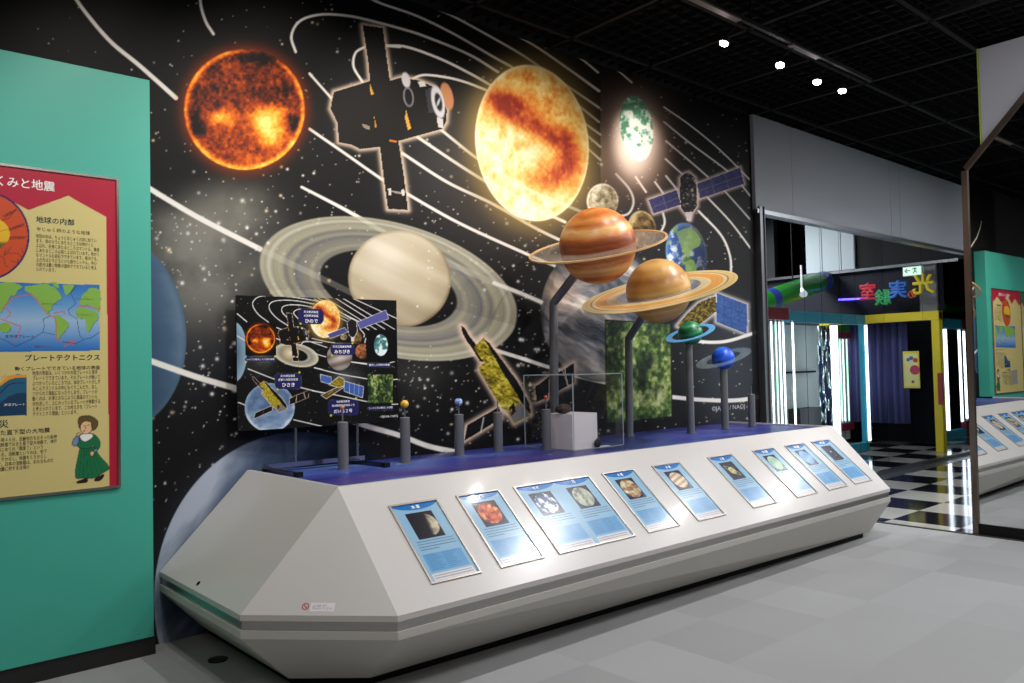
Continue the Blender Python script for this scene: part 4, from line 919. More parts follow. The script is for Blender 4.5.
def onboard(t, x0, x1, yb, body, bold=0.0):
    a = onb(*[q/K for q in t(x0, yb)], .001); b_ = onb(*[q/K for q in t(x1, yb)], .001)
    text('lettering', body, a, bd, (0, 0, 1), M_tw, sheet, width=float(np.linalg.norm(b_-a)), bold=bold)
onboard(T1, 628, 755, 218, '天文観測衛星'); onboard(T1, 628, 755, 252, '太陽観測衛星'); onboard(T1, 640, 750, 305, 'ひので', .012)
onboard(T2, 182, 345, 524, '準天頂衛星初号機', .01); onboard(T2, 196, 330, 575, 'みちびき', .012)
onboard(T3, 424, 552, 168, '天文観測衛星'); onboard(T3, 402, 578, 202, '惑星分光観測衛星'); onboard(T3, 438, 548, 254, 'ひさき', .012)
onboard(T4, 212, 330, 393, '地球観測衛星'); onboard(T4, 176, 372, 428, '陸域観測技術衛星２号'); onboard(T4, 192, 352, 484, 'だいち２号', .012)
onboard(T1, 128, 372, 634, 'ひのでが観測した太陽の画像'); onboard(T2, 498, 680, 684, '観測した地球の画像'); onboard(T4, 496, 706, 450, 'だいち２号が観測した画像'); onboard(T4, 608, 750, 528, '©JAXA / NAOJ')
# stand
M_st = mat('stand_steel', (190, 190, 194), .18, 1.0)
def bar(name, p0, p1, hw, hh, m, parent):
    p0 = np.array(p0, float); p1 = np.array(p1, float); d = p1-p0; d /= np.linalg.norm(d); sd_ = np.cross(d, [0, 0, 1.]); sd_ /= np.linalg.norm(sd_); up = np.cross(sd_, d)
    bm = bmesh.new(); quadstrip_prism(bm, [tuple(p0+sd_*a*hw+up*b*hh) for a, b in ((-1, -1), (1, -1), (1, 1), (-1, 1))], tuple(p1-p0))
    return obj(name, bm, m, parent)
for x0, x1 in ((2.115, 2.095), (2.700, 2.66)):
    f0 = bar('foot_bar', (x0, 4.31, TZ+.016), (x1, 4.70, TZ+.016), .017, .012, mat('foot_steel', (90, 92, 96), .25, 1.0), board)
    obj('foot_cap', B((x0-.02, x0+.02, 4.285, 4.33, TZ, TZ+.032)), M_black, f0); obj('foot_cap', B((x1-.02, x1+.02, 4.672, 4.71, TZ, TZ+.032)), M_black, f0)
bar('cross_bar', (2.06, 4.655, TZ+.042), (2.72, 4.60, TZ+.042), .016, .014, M_st, board)
for x, y in ((2.262, 4.638), (2.675, 4.604)): smooth_sides(obj('upright', T([(x, y, TZ+.05), (x, y-.004, z0+.25)], .010, seg=12), M_st, board))
# ================================================================== GREEN PARTITION AND POSTERS
YG = 4.56
M_green = mat('partition_green', (62, 166, 146), .5, noise=(2, .015))
tag(obj('wall_left', B((-3.2, 1.394, YG, 4.715, .098, 3.113)), M_green, bevel=.002), kind='structure')
tag(obj('baseboard_left', B((-3.2, 1.406, YG+.012, 4.715, 0, .098)), mat('base_black', (30, 28, 28), .5)), kind='structure')
def board_sheet(name, root, x0, x1, z0, z1, step, fn, K):
    nx, nz = int((x1-x0)/step), int((z1-z0)/step)
    gx, gz = np.meshgrid(np.linspace(x0, x1, nx), np.linspace(z0, z1, nz)); P = np.stack([gx.ravel(), np.full(gx.size, YG-.0085), gz.ravel()], -1)
    u, v = proj(P); p = Paint(u*K, v*K, (196, 180, 112)); fn(p, gx.ravel(), gz.ravel())
    return grid_mesh(name, P, nx, nz, p.rgb(1.0), print_mat('poster_ink', .4, .35, coat=.15), root)
def frame_of(root, x0, x1, z0, z1, w=.012):
    bm = bmesh.new()
    for b_ in ((x0-w, x1+w, z1, z1+w), (x0-w, x1+w, z0-w, z0), (x0-w, x0, z0, z1), (x1, x1+w, z0, z1)):
        box(bm, b_[0], b_[1], YG-.016, YG-.0005, b_[2], b_[3])
    obj('frame', bm, mat('poster_frame', (170, 165, 158), .22, 1.0), root)
    obj('backing', B((x0, x1, YG-.007, YG-.0005, z0, z1)), M_black, root)
def pline(p, pts, w, c, K, a=1, sm=False): p.stroke([(x*K, y*K) for x, y in pts], w*K, c, a, smooth=sm)
def ppoly(p, pts, c, K, **k): p.poly([(x*K, y*K) for x, y in pts], c, **k)
K4 = 2.5
def poster_one(p, X, Z):
    K = K4; RED = (172, 26, 52)
    p.C[:] = RED
    t = lambda pts, s, ox, oy: [(ox+x/s, oy+y/s) for x, y in pts]
    ppoly(p, [(-190, 186), (-172, 196), (-120, 176), (-75, 202), (-35, 176), (0, 195.4), (28.7, 210), (68.3, 195.8), (106, 217), (107, 300), (109.5, 486), (0, 500), (-190, 520)], (204, 188, 122), K)
    # cut-away globe
    cx, cy, r = -15, 236, 44.5
    p.ell(cx*K, cy*K, r*K, r*K, 0, lambda d, lx, ly, x, y: ramp(d, [(0, (196, 74, 34)), (.955, (196, 74, 34)), (.96, (52, 22, 84)), (1, (52, 22, 84))]))
    p.ell((cx-8)*K, (cy-2)*K, 33*K, 20*K, 0, lambda d, lx, ly, x, y: ramp(ly, [(-1, (226, 182, 40)), (.35, (220, 172, 36)), (.5, (110, 92, 40)), (1, (84, 74, 40))]))
    pline(p, t([(0, 585), (70, 565)], 8.19, 0, 160), .4, (120, 100, 30), K)
    for a in ([(10, 495), (70, 480), (130, 400)], [(75, 575), (190, 520)], [(80, 632), (238, 628)]): pline(p, t(a, 8.19, 0, 160), .5, (70, 26, 20), K)
    for a in ([(20, 190), (45, 160), (60, 140)], [(60, 215), (95, 225), (95, 205)], [(115, 150), (125, 190), (100, 190)], [(0, 190), (20, 200), (30, 245), (45, 245)], [(30, 150), (22, 180), (40, 180)]): pline(p, t(a, 5.256, 0, 220), .45, (70, 26, 20), K)
    # world map
    m = [(-104, 276), (0, 282), (99.6, 285), (100, 350.5), (0, 352), (-104, 353.5)]
    ppoly(p, m, lambda x, y: ramp(np.clip((y/K-282)/70, 0, 1), [(0, (38, 104, 176)), (.3, (92, 146, 196)), (.55, (150, 178, 206)), (.75, (110, 154, 200)), (1, (34, 100, 176))]), K)
    G = (128, 174, 72); t2 = lambda pts: t(pts, 5.256, 0, 220)
    for q in ([(130, 350), (165, 345), (240, 335), (262, 345), (290, 355), (325, 410), (300, 425), (290, 440), (270, 455), (275, 470), (255, 480), (262, 495), (240, 490), (228, 470), (205, 430), (170, 392), (135, 372)],
              [(328, 338), (385, 342), (380, 365), (350, 396), (340, 380)], [(284, 500), (310, 500), (330, 515), (362, 545), (345, 580), (320, 605), (308, 628), (296, 600), (292, 560)],
              [(398, 470), (425, 462), (455, 462), (485, 475), (510, 488), (516, 520), (492, 545), (466, 590), (452, 575), (446, 525), (405, 512)],
              [(412, 440), (425, 415), (430, 398), (455, 375), (475, 358), (523, 372), (523, 478), (500, 470), (470, 445), (440, 450)],
              [(0, 332), (40, 326), (80, 332), (118, 352), (92, 372), (76, 400), (60, 396), (40, 430), (20, 460), (0, 480)], [(0, 545), (38, 538), (58, 565), (35, 592), (0, 582)], [(265, 325), (300, 330), (310, 360), (290, 350)]):
        p.poly([(x*K+.9, y*K+.9) for x, y in t2(q)], (40, 70, 70), a=.7, smooth=True)
        p.poly([(x*K, y*K) for x, y in t2(q)], G, smooth=True)
    for q in ([(-540, 360), (-420, 330), (-200, 322), (0, 330), (0, 480), (-80, 520), (-160, 480), (-260, 530), (-330, 470), (-480, 450)],): p.poly([(x*K, y*K) for x, y in t2(q)], G, smooth=True)
    for q in ([(10, 470), (40, 440), (72, 408), (100, 400), (160, 393), (190, 420), (215, 450), (262, 500), (290, 515), (296, 560), (296, 610), (310, 634), (350, 640), (392, 632)], [(405, 458), (450, 452), (523, 470)], [(285, 490), (330, 482), (342, 496)], [(0, 520), (30, 530), (75, 548), (108, 560), (100, 590), (75, 640)], [(20, 455), (55, 490), (30, 520)], [(338, 664), (390, 640), (380, 655)]): pline(p, t2(q), .8, (214, 84, 66), K, sm=True)
    for q in ([(400, 345), (372, 385), (398, 440), (360, 470), (365, 495), (405, 520), (412, 570), (420, 610), (440, 628)], [(440, 628), (480, 618), (523, 590)], [(228, 520), (232, 560), (225, 590), (160, 630), (80, 665), (30, 632), (0, 622)], [(228, 520), (262, 505)], [(225, 590), (285, 602)], [(440, 628), (400, 650), (330, 640)]): pline(p, t2(q), .5, (40, 50, 84), K)
    # subduction diagram
    t3 = lambda pts: t(pts, 7.59, 0, 340)
    ppoly(p, t3([(-260, 440), (-60, 400), (0, 330), (60, 275), (120, 262), (202, 262), (204, 572), (-260, 590)]), (34, 92, 122), K)
    ppoly(p, t3([(-260, 380), (-80, 380), (0, 330), (60, 272), (110, 263), (202, 262), (202, 286), (115, 288), (70, 302), (0, 350), (-260, 420)]), (222, 148, 40), K)
    ppoly(p, t3([(0, 480), (60, 430), (140, 400), (204, 400), (204, 572), (-260, 590), (-260, 520)]), (24, 58, 88), K)
    pline(p, t3([(-60, 430), (0, 404), (60, 345), (110, 328), (182, 326)]), .9, (50, 24, 60), K, sm=True)
    for q in ([(12, 290), (44, 262)], [(14, 300), (48, 276)]): pline(p, t3(q), .4, (196, 90, 60), K)
    ppoly(p, [(-110, 430), (-40, 430), (-40, 478), (-110, 482)], (150, 146, 138), K)
    # woman in a green dress
    t5 = lambda pts: t(pts, 7.59, 0, 410); OUT = (28, 22, 20)
    def part(pts, col, sm=True):
        q = [(x*K, y*K) for x, y in t5(pts)]
        p.poly(q, col, smooth=sm); qq = catmull(q+[q[0]], 5) if sm else q+[q[0]]
        p.stroke(qq, .55*K, OUT, .95, smooth=False)
    part([(588, 556), (582, 545), (620, 530), (660, 518), (662, 545), (625, 555)], (40, 24, 20)); part([(716, 540), (722, 522), (760, 500), (784, 488), (786, 506), (758, 536)], (40, 24, 20))
    part([(606, 285), (570, 500), (640, 518), (720, 515), (775, 480), (828, 436), (760, 352), (728, 300), (712, 278)], (22, 108, 66))
    for q in ([(622, 300), (600, 505)], [(640, 300), (632, 512)], [(655, 300), (668, 514)], [(672, 300), (704, 510)], [(690, 300), (742, 495)], [(706, 296), (780, 470)]): pline(p, t5(q), .35, (10, 60, 36), K)
    part([(598, 195), (575, 250), (612, 290), (690, 288), (700, 262), (735, 300), (752, 290), (762, 250), (738, 205), (700, 180), (640, 185)], (22, 108, 66))
    part([(545, 262), (556, 225), (590, 190), (600, 205), (594, 250), (570, 275)], (110, 134, 168)); part([(706, 306), (734, 290), (738, 304), (722, 320)], (110, 134, 168))
    part([(680, 322), (700, 312), (716, 322), (700, 352), (688, 342)], (226, 178, 130)); part([(582, 182), (596, 172), (610, 180), (598, 198), (586, 196)], (226, 178, 130))
    part([(612, 100), (610, 150), (636, 182), (668, 178), (694, 156), (700, 100), (660, 80)], (226, 182, 136))
    part([(600, 196), (640, 180), (700, 182), (704, 205), (680, 226), (650, 240), (622, 232)], (232, 228, 220))
    part([(592, 92), (602, 56), (650, 42), (700, 50), (742, 86), (736, 130), (704, 156), (694, 120), (690, 92), (640, 86), (616, 108), (604, 140)], (94, 76, 40))
    for q in ([(636, 122), (650, 118)], [(664, 118), (676, 112)], [(652, 130), (646, 142)]): pline(p, t5(q), .6, OUT, K)
    pline(p, t5([(636, 158), (644, 158)]), 1.2, (196, 40, 40), K)
def second_poster(p, X, Z):
    a = lambda x0, x1, z0, z1: np.nonzero((X > x0) & (X < x1) & (Z > z0) & (Z < z1))[0]
    def fill(x0, x1, z0, z1, c): p.C[a(x0, x1, z0, z1)] = c
    w = np.abs(((X+.02)/.30) % 1-.5)*.16
    k = Z > 2.30+w; p.C[k] = (34, 112, 84)
    r = np.random.default_rng(4)
    fill(-.42, -.06, 1.55, 1.98, (206, 204, 200)); fill(-1.1, -.5, 1.62, 1.95, (96, 140, 190)); fill(-.34, -.08, 1.05, 1.2, (60, 90, 120)); fill(-1.1, -.6, 1.05, 1.35, (120, 120, 100))
    for i in range(3): d = np.hypot(X+.22+.35*i, (Z-2.16)); p.C[d < .085] = (214, 150, 90) if i != 1 else (180, 70, 50)
    for i in range(40):
        z = .98+i*.034; x = -.46
        for x0, x1 in ((-1.1, -.5), (-.42, -.06)):
            if r.random() < .7:
                k = a(x0, x0+(x1-x0)*r.uniform(.5, 1), z, z+.012); k = k[np.abs(p.C[k][:, 0]-196) < 14] if len(k) else k; p.C[k] = (90, 84, 60)
Z0P, Z1P = .925, 2.535
post1 = thing('information_poster', 'red-topped cream Japanese earthquake poster in a metal frame on the green partition', 'poster', (.612, YG, Z0P))
sh = board_sheet('printed_sheet', post1, 0.005, 1.218, Z0P, Z1P, .0034, poster_one, K4)
frame_of(post1, 0.005, 1.218, Z0P, Z1P)
post2 = thing('information_poster', 'green-topped cream poster beside the red-topped one, seen in the large mirror', 'poster', (-.61, YG, Z0P))
board_sheet('printed_sheet', post2, -1.22, -.02, Z0P, Z1P, .012, second_poster, 1.0); frame_of(post2, -1.22, -.02, Z0P, Z1P)
M_tk = mat('ink_black', (26, 30, 26), .6); M_tg = mat('ink_deep_green', (18, 52, 48), .6); M_tw2 = mat('ink_poster_white', (236, 232, 226), .5)
def ptext(u0, v0, u1, body, m=M_tk, height=None, bold=0.0, line=1.0, name='lettering'):
    a = onp(u0, v0, 1, YG-.0095); b_ = onp(u1, v0, 1, YG-.0095)
    text(name, body, (a[0], YG-.0095, a[2]), (1, 0, 0), (0, 0, 1), m, sh, width=float(b_[0]-a[0]), height=height, bold=bold, line=line)
def pz(u, v0, v1): return float(onp(u, v0, 1, YG)[2]-onp(u, v1, 1, YG)[2])
x_end = onp(55, 186, 1, YG-.01); ch = .0525
text('title', '大地のしくみと地震', (x_end[0]-ch*9, YG-.0095, float(onp(40, 190.8, 1, YG)[2])), (1, 0, 0), (0, 0, 1), M_tw2, sh, width=ch*9, height=pz(40, 180.5, 190.8), bold=.012)
ptext(36, 222.5, 74.5, '地球の内部', M_tg, bold=.015, name='heading'); ptext(36.5, 230.8, 90, '半じゅく卵のような地球', M_tk, bold=.0)
ptext(36, 271, 99.5, '地球の中は、ちょうど半じゅくの卵に似てい\nます。卵のカラにあたるところは地かくと\nよばれ、白身にあたるところはマントル、黄身\nにあたるところは核とよばれています。地かく\nもマントルも岩石でできています。核のうち、\n上の方はどろどろとけた鉄やニッケル、中心\nの部分は重い物質の固体でできていると考え\nられています。', height=pz(60, 234, 270.5), line=1.05)
ptext(25, 361, 100, 'プレートテクトニクス', M_tg, bold=.018, name='heading'); ptext(15, 371, 100, '動くプレートでできている地球の表面', M_tk, bold=.006)
ptext(32.5, 416.5, 100.5, '地球の表面は、いくつかの大陸プレートと海洋\nプレートでできています。そのプレートが動いて\nぶつかっているところでは、海洋プレートがしず\nみこんでマントルの中にもぐりこんだり、おし\nつけられて隆起になったりします。プレートが\n動くのは、お湯とおなじように高温のマントル\nが対流して、上にのっているプレートが移動する\nと考えられています。この考え方を「プレート\nテクトニクス理論」といいます。', height=pz(65, 371.6, 416), line=1.05)
ptext(-32, 430, 8.5, '地震と災', M_tg, bold=.01, name='heading'); ptext(-40, 438, 50, '都市をおそった直下型の大地震', M_tk, bold=.006)
ptext(-40, 480, 57, '１９９５年１月１７日５時４６分、近畿地方をおそった阪神\n淡路大震災は、六甲の活断層でおきた直下型大地震で、神戸\nや淡路島では観測史上はじめての「震度７」という\n大きなゆれを記録しました。活断層というのは、地下\nの岩石が何度もずれをくりかえし、地震をくりかえし\nおこしてきたところです。日本の活断層は、おもなものだ\nけで約二千あります。地震に対する日頃の\n備えが大切です。', height=pz(30, 443.5, 481), line=1.05)
ptext(4, 406.5, 25, '海洋プレート', M_tw2, bold=.006)
ptext(5, 338, 0+34, '太平洋プレート', M_tk); ptext(42, 304.5, 62, '北アメリカプレート', M_tk); ptext(75, 299.5, 94, 'ユーラシアプレート', M_tk); ptext(76, 315.5, 93, 'アフリカプレート', M_tk); ptext(35, 347.5, 50, '南極プレート', mat('ink_rust', (120, 50, 60), .6))
for i, s in enumerate(('2900km', '5100km', '6370km')):
    u0, v0, u1 = ((5, 218.5, 17), (10, 231, 24.5), (10, 239.5, 25))[i]
    a = onp(u0, v0, 1, YG-.0095); b_ = onp(u1, (v0-8, v0-5, v0-.5)[i], 1, YG-.0095); d = b_-a; L = float(np.linalg.norm(d)); d = d/L
    text('depth_figure', s, a, d, np.cross([0, -1, 0], d), mat('ink_maroon', (84, 22, 20), .6), sh, width=L)
ptext(8, 254, 19.5, 'マントル', mat('ink_maroon'))
# floor socket cover
tag(smooth_sides(obj('floor_socket_cover', T([(1.612, 4.235, 0), (1.612, 4.235, .006)], .05, seg=36), mat('cover_black', (26, 27, 26), .5))), 'round black cover set in the carpet below the left end of the console', 'floor cover')
# ================================================================== BIG MIRROR ON THE PARTITION (right)
M_mir = bpy.data.materials.new('mirror_silver'); M_mir.use_nodes = True; b = M_mir.node_tree.nodes['Principled BSDF']
b.inputs['Base Color'].default_value = (.80, .82, .82, 1); b.inputs['Metallic'].default_value = 1; b.inputs['Roughness'].default_value = .012
MROT = MIRROT
big = thing('wall_mirror', 'tall mirror with a clipped upper corner on the right partition, reflecting the console', 'mirror', (XE+.1, 2.56, 0))
def mp(y, z, w=0.0):     # points of the mirror face, turned slightly about its left edge
    return (XE+w*math.cos(MROT)+(2.56-y)*math.sin(MROT), 2.56-(2.56-y)*math.cos(MROT), z)
prof = [(2.555, .092), (2.535, 3.085), (1.62, 4.08), (-2.4, 4.08), (-2.4, .092)]
bm = bmesh.new(); quadstrip_prism(bm, [mp(y, z, 0) for y, z in prof], (.006, 0, 0)); obj('mirror_pane', bm, M_mir, big)
bm = bmesh.new(); quadstrip_prism(bm, [mp(y, z, .008) for y, z in prof], (.06, 0, 0)); obj('backing', bm, M_black, big)
def strip(a, b_, w):
    a = np.array(a); b_ = np.array(b_); d = (b_-a)/np.linalg.norm(b_-a); n = np.array([-d[1], d[0]])
    if n[0] < 0 and abs(d[1]) > .9: n = -n
    return a, b_, n*w
bm = bmesh.new()
for (a, b_), nn in ((((2.555, .0), (2.535, 3.085)), (.045, 0)), (((2.535, 3.085), (1.62, 4.08)), (.03, .03))):
    quadstrip_prism(bm, [mp(a[0], a[1], -.02), mp(b_[0], b_[1], -.02), mp(b_[0]+nn[0], b_[1]+nn[1], -.02), mp(a[0]+nn[0], a[1]+(nn[1] if a[1] > 1 else 0), -.02)], (.09, 0, 0))
obj('frame', bm, mat('mirror_frame', (118, 104, 94), .35, 1.0), big)
bm = bmesh.new(); quadstrip_prism(bm, [mp(y, z, -.012) for y, z in ((2.555, .0), (2.555, .092), (-2.4, .092), (-2.4, 0))], (.07, 0, 0)); obj('kick_board', bm, M_black, big)

# ================================================================== MIRRORED WALL UNDER THE BULKHEAD
mw = thing('mirrored_wall', 'row of mirror panels under the grey bulkhead, reflecting the light laboratory entrance', 'mirror', (12, 4.73, 0))
YM = 4.715
seams = [7.73, 8.614, 9.007, 9.472, 9.861, 10.644, 11.879, 12.479, 13.28, 14.1, 15.2, 17.0]
for i in range(len(seams)-1): obj('mirror_panel', B((seams[i]+.004, seams[i+1]-.004, YM, YM+.006, .05, 3.085)), M_mir, mw)
obj('backing', B((7.73, 17, YM+.008, 4.743, .0, 3.085)), M_black, mw)
obj('kick_rail', B((7.73, 17, YM-.018, YM+.006, .0, .045)), mat('rail_grey', (96, 96, 98), .35, .8), mw)
tag(obj('trim_floor_border', B((7.76, 17, 4.52, YM-.018, 0, .003)), mat('border_grey', (62, 62, 66), .3)), kind='structure')
tag(obj('corner_post', B((7.635, 7.73, 4.655, 4.743, 0, 3.16), (7.70, 7.712, 4.64, 4.66, 0, 3.16)), mat('post_chrome', (120, 120, 124), .4, .9), bevel=.004), 'tall chrome post at the right edge of the space mural', 'post')

# ================================================================== LIGHT LABORATORY (stands opposite the mirrored wall)
RY = lambda yv: 2*YM-yv
M_yel = mat('door_yellow', (226, 200, 30), .45); M_teal = mat('teal_paint', (44, 150, 176), .45); M_mar = mat('maroon_paint', (126, 28, 44), .45)
door = thing('doorway_frame', 'yellow door frame of the light laboratory entrance, seen in the mirrored wall', 'door frame', (13.5, RY(5.9), 0))
y1 = RY(5.10); y0 = RY(7.10)
obj('jamb', B((13.46, 13.60, y1-.12, y1, 0, 2.235)), M_yel, door, bevel=.004); obj('jamb', B((13.46, 13.60, y0, y0+.12, 0, 2.235)), M_yel, door, bevel=.004)
obj('lintel', B((13.45, 13.61, y0, y1+.0, 2.10, 2.24)), M_yel, door, bevel=.004)
tag(obj('handle_plate', B((13.44, 13.46, y1-.05, y1+.03, .75, 1.25)), mat('plate_red', (150, 50, 50), .5)), 'narrow red plate on the yellow door jamb', 'door plate')
# dark surroundings of the entrance
M_navy = mat('lab_navy', (24, 24, 40), .8)
tag(obj('wall_entrance', B((13.62, 13.70, -3.5, y0, 0, 3.0), (13.62, 13.70, y0, y1, 2.24, 3.0), (14.85, 14.93, RY(9), RY(5.76), 0, 3.0)), M_navy), kind='structure')
tag(obj('wall_header', B((13.60, 13.72, -3.5, RY(8.02), 3.04, CEIL), (13.60, 13.72, RY(6.45), YM-.05, 3.04, CEIL)), mat('header_black', (16, 16, 18), .8)), kind='structure')
M_pw = mat('header_panel', (190, 200, 206), .6)
bm = bmesh.new()
for a, b_ in ((6.47, 6.70), (6.715, 7.05), (7.065, 7.36)): box(bm, 13.55, 13.60, RY(b_), RY(a), 3.06, CEIL)
tag(obj('wall_header_panels', bm, M_pw), kind='structure')
tag(obj('trim_header', B((13.50, 13.60, RY(9.0), RY(4.80), 3.0, 3.045)), M_chrome), kind='structure')
# curtain
bm = bmesh.new(); n = 90; vs = []
for j in range(n+1):
    t = j/n; y = RY(5.74)-(t*(7.0-5.74)); x = 13.80+.035*math.sin(t*62)+.012*math.sin(t*151)
    fl = .03*math.sin(t*31)*1.0
    vs.append((bm.verts.new((x, y, 2.16)), bm.verts.new((x+fl*.4, y-.0, 1.2)), bm.verts.new((x+fl, y, .40))))
for j in range(n):
    for q in range(2): bm.faces.new((vs[j][q], vs[j][q+1], vs[j+1][q+1], vs[j+1][q]))
o = obj('curtain', bm, mat('curtain_blue', (78, 80, 132), .8), smooth=True)
sm = o.modifiers.new('thickness', 'SOLIDIFY'); sm.thickness = .006
tag(o, 'pleated violet-blue curtain hanging in the yellow doorway', 'curtain')
tag(obj('curtain_rail', T([(13.80, RY(5.2), 2.175), (13.80, RY(7.05), 2.175)], .012), M_chrome), 'thin rail holding the violet-blue curtain', 'rail')
nt_ = thing('notice', 'small yellow notice hung beside the violet-blue curtain', 'notice', (13.72, RY(5.66), 1.0))
ya, yb2 = RY(5.79), RY(5.53)
obj('sheet', B((13.72, 13.725, ya, yb2, 1.0, 1.61)), mat('notice_yellow', (236, 216, 50), .5), nt_)
obj('inner_sheet', B((13.717, 13.72, ya+.02, yb2-.02, 1.03, 1.57)), mat('notice_cream', (238, 226, 150), .5), nt_)
for i, (c, a, b_, z0_, z1_) in enumerate((((200, 60, 40), .03, .09, 1.42, 1.50), ((60, 110, 180), .10, .15, 1.46, 1.53), ((60, 150, 80), .15, .2, 1.44, 1.50), ((190, 50, 90), .045, .10, 1.22, 1.38), ((120, 90, 60), .04, .18, 1.08, 1.13))):
    o = obj('printed_spot', T([(13.7165, yb2-(a+b_)/2, (z0_+z1_)/2), (13.717, yb2-(a+b_)/2, (z0_+z1_)/2)], (z1_-z0_)/2, seg=14), mat('spot_%d' % c[0], c, .5), nt_)
# hanging sign letters: they read from the lab side and appear reversed in the mirror
for chh, col, yc, zc, sz in (('光', (236, 206, 30), 5.26, 2.67, .34), ('の', (226, 92, 34), 5.45, 2.52, .14), ('実', (46, 110, 206), 5.66, 2.62, .31), ('験', (40, 160, 90), 5.91, 2.51, .28), ('室', (214, 34, 60), 6.15, 2.63, .29)):
    me, co, lo, hi = text_mesh(chh, bevel=.035)
    s_ = sz/max(hi[1]-lo[1], hi[0]-lo[0]); Wd = (hi[0]-lo[0])*s_; Hd = (hi[1]-lo[1])*s_
    Pl = np.stack([13.36-(co[:, 2]-lo[2])*s_, RY(yc)+Wd/2-(co[:, 0]-lo[0])*s_, zc-Hd/2+(co[:, 1]-lo[1])*s_], -1)
    me.vertices.foreach_set('co', Pl.ravel()); me.update()
    o = link('sign_letter', me, mat('letter_%d_%d' % (col[0], col[1]), col, .4))
    cn = {'光': 'yellow', 'の': 'orange', '実': 'blue', '験': 'green', '室': 'red'}[chh]
    tag(o, cn+' hanging sign character above the yellow doorway, reversed in the mirror', 'sign letter', 'sign characters over the entrance')
ex = thing('exit_sign', 'small green and white exit sign above the coloured sign characters', 'exit sign', (13.34, RY(5.43), 2.8))
obj('housing', B((13.34, 13.42, RY(5.43)-.15, RY(5.43)+.15, 2.82, 2.97)), mat('sign_body', (225, 230, 225), .5), ex)
obj('lit_face', B((13.333, 13.34, RY(5.43)-.14, RY(5.43)+.14, 2.83, 2.96)), mat('exit_white', (225, 240, 228), .5, emit=(200, 240, 215), estr=.9), ex)
M_eg = mat('exit_green', (20, 130, 80), .5)
cyx = RY(5.43)+.04
bm = bmesh.new()
for a, b_ in (((.0, .05), (.0, .0)), ((.0, .05), (-.03, .02)), ((.0, .0), (-.035, -.03)), ((.0, .0), (.03, -.04)), ((.0, .04), (.035, .03))): tube(bm, [(13.331, cyx-a[0], 2.895+a[1]), (13.331, cyx-b_[0]+.001, 2.895+b_[1])], .007, seg=8)
obj('running_figure', bm, M_eg, ex)
text('arrow', '→', (13.331, RY(5.43)-.03, 2.865), (0, -1, 0), (0, 0, 1), M_eg, ex, width=.09, bold=.02)
# booths with fluorescent tubes
M_tube = mat('tube_glow', (255, 255, 255), .5, emit=(228, 240, 255), estr=TUBE)
M_tubeg = mat('tube_glow_green', (200, 255, 220), .5, emit=(190, 240, 214), estr=TUBE*.45)
M_pale = mat('booth_pale', (176, 186, 184), .35, noise=(2.2, .12))
M_wavy = bpy.data.materials.new('wavy_mirror'); M_wavy.use_nodes = True; nt = M_wavy.node_tree; b = nt.nodes['Principled BSDF']
b.inputs['Base Color'].default_value = (.74, .80, .78, 1); b.inputs['Metallic'].default_value = 1; b.inputs['Roughness'].default_value = .05
tc = nt.nodes.new('ShaderNodeTexCoord'); mpn = nt.nodes.new('ShaderNodeMapping'); mpn.inputs['Scale'].default_value = (7, 7, 2.2); nz = nt.nodes.new('ShaderNodeTexNoise'); nz.inputs['Scale'].default_value = 1.2; nz.inputs['Detail'].default_value = 1
bp = nt.nodes.new('ShaderNodeBump'); bp.inputs['Strength'].default_value = .9; bp.inputs['Distance'].default_value = .05
nt.links.new(tc.outputs['Object'], mpn.inputs['Vector']); nt.links.new(mpn.outputs['Vector'], nz.inputs['Vector']); nt.links.new(nz.outputs['Fac'], bp.inputs['Height']); nt.links.new(bp.outputs['Normal'], b.inputs['Normal'])
M_tb = mat('tube_cap', (210, 210, 214), .4)
def tube_lamp(root, x, y, z0, z1, r, m=None):
    o = smooth_sides(obj('fluorescent_tube', T([(x, y, z0), (x, y, z1)], r, seg=14), m or M_tube, root))
    obj('tube_cap', T([(x, y, z1), (x, y, z1+.03)], r*1.1, seg=14), M_tb, o); obj('tube_cap', T([(x, y, z0-.03), (x, y, z0)], r*1.1, seg=14), M_tb, o)
BY = RY(6.1)
bt = thing('mirror_booth', 'teal-topped booth with wavy mirrors and white light tubes, left of the yellow doorway', 'booth', (11.9, BY-.4, 0))
obj('header_beam', B((10.70, 13.08, BY-.10, BY, 2.06, 2.22)), M_teal, bt, bevel=.004); obj('base_beam', B((10.70, 13.08, BY-.10, BY, 0, .14)), M_teal, bt, bevel=.004)
obj('side_post', B((13.03, 13.08, BY-.10, BY-.02, .14, 2.06)), M_teal, bt); obj('back_panel', B((10.72, 12.40, BY-.55, BY-.5, .14, 2.06)), M_pale, bt)
obj('curved_mirror', B((12.40, 12.95, BY-.52, BY-.48, .14, 2.06)), M_wavy, bt); obj('back_panel', B((12.95, 13.44, BY-.56, BY-.5, .14, 1.9)), M_pale, bt)
obj('inner_beam', B((12.97, 13.44, BY-.5, BY-.42, 1.86, 1.96)), M_mar, bt); obj('inner_beam', B((12.97, 13.44, BY-.5, BY-.42, .3, .42)), M_mar, bt); obj('upper_band', B((12.97, 13.44, BY-.5, BY-.44, 1.97, 2.06)), mat('band_green', (30, 120, 50), .5), bt)
for x, m in ((13.06, M_tubeg), (13.16, M_tube), (13.30, M_tubeg)): tube_lamp(bt, x, BY-.44, .46, 1.84, .012, m)
obj('dark_shelf', B((11.35, 12.2, BY-.5, BY-.42, 1.30, 1.33)), M_black, bt); obj('dark_cabinet', B((11.45, 12.1, BY-.5, BY-.3, .14, .75)), mat('cabinet_dark', (44, 48, 52), .5), bt)
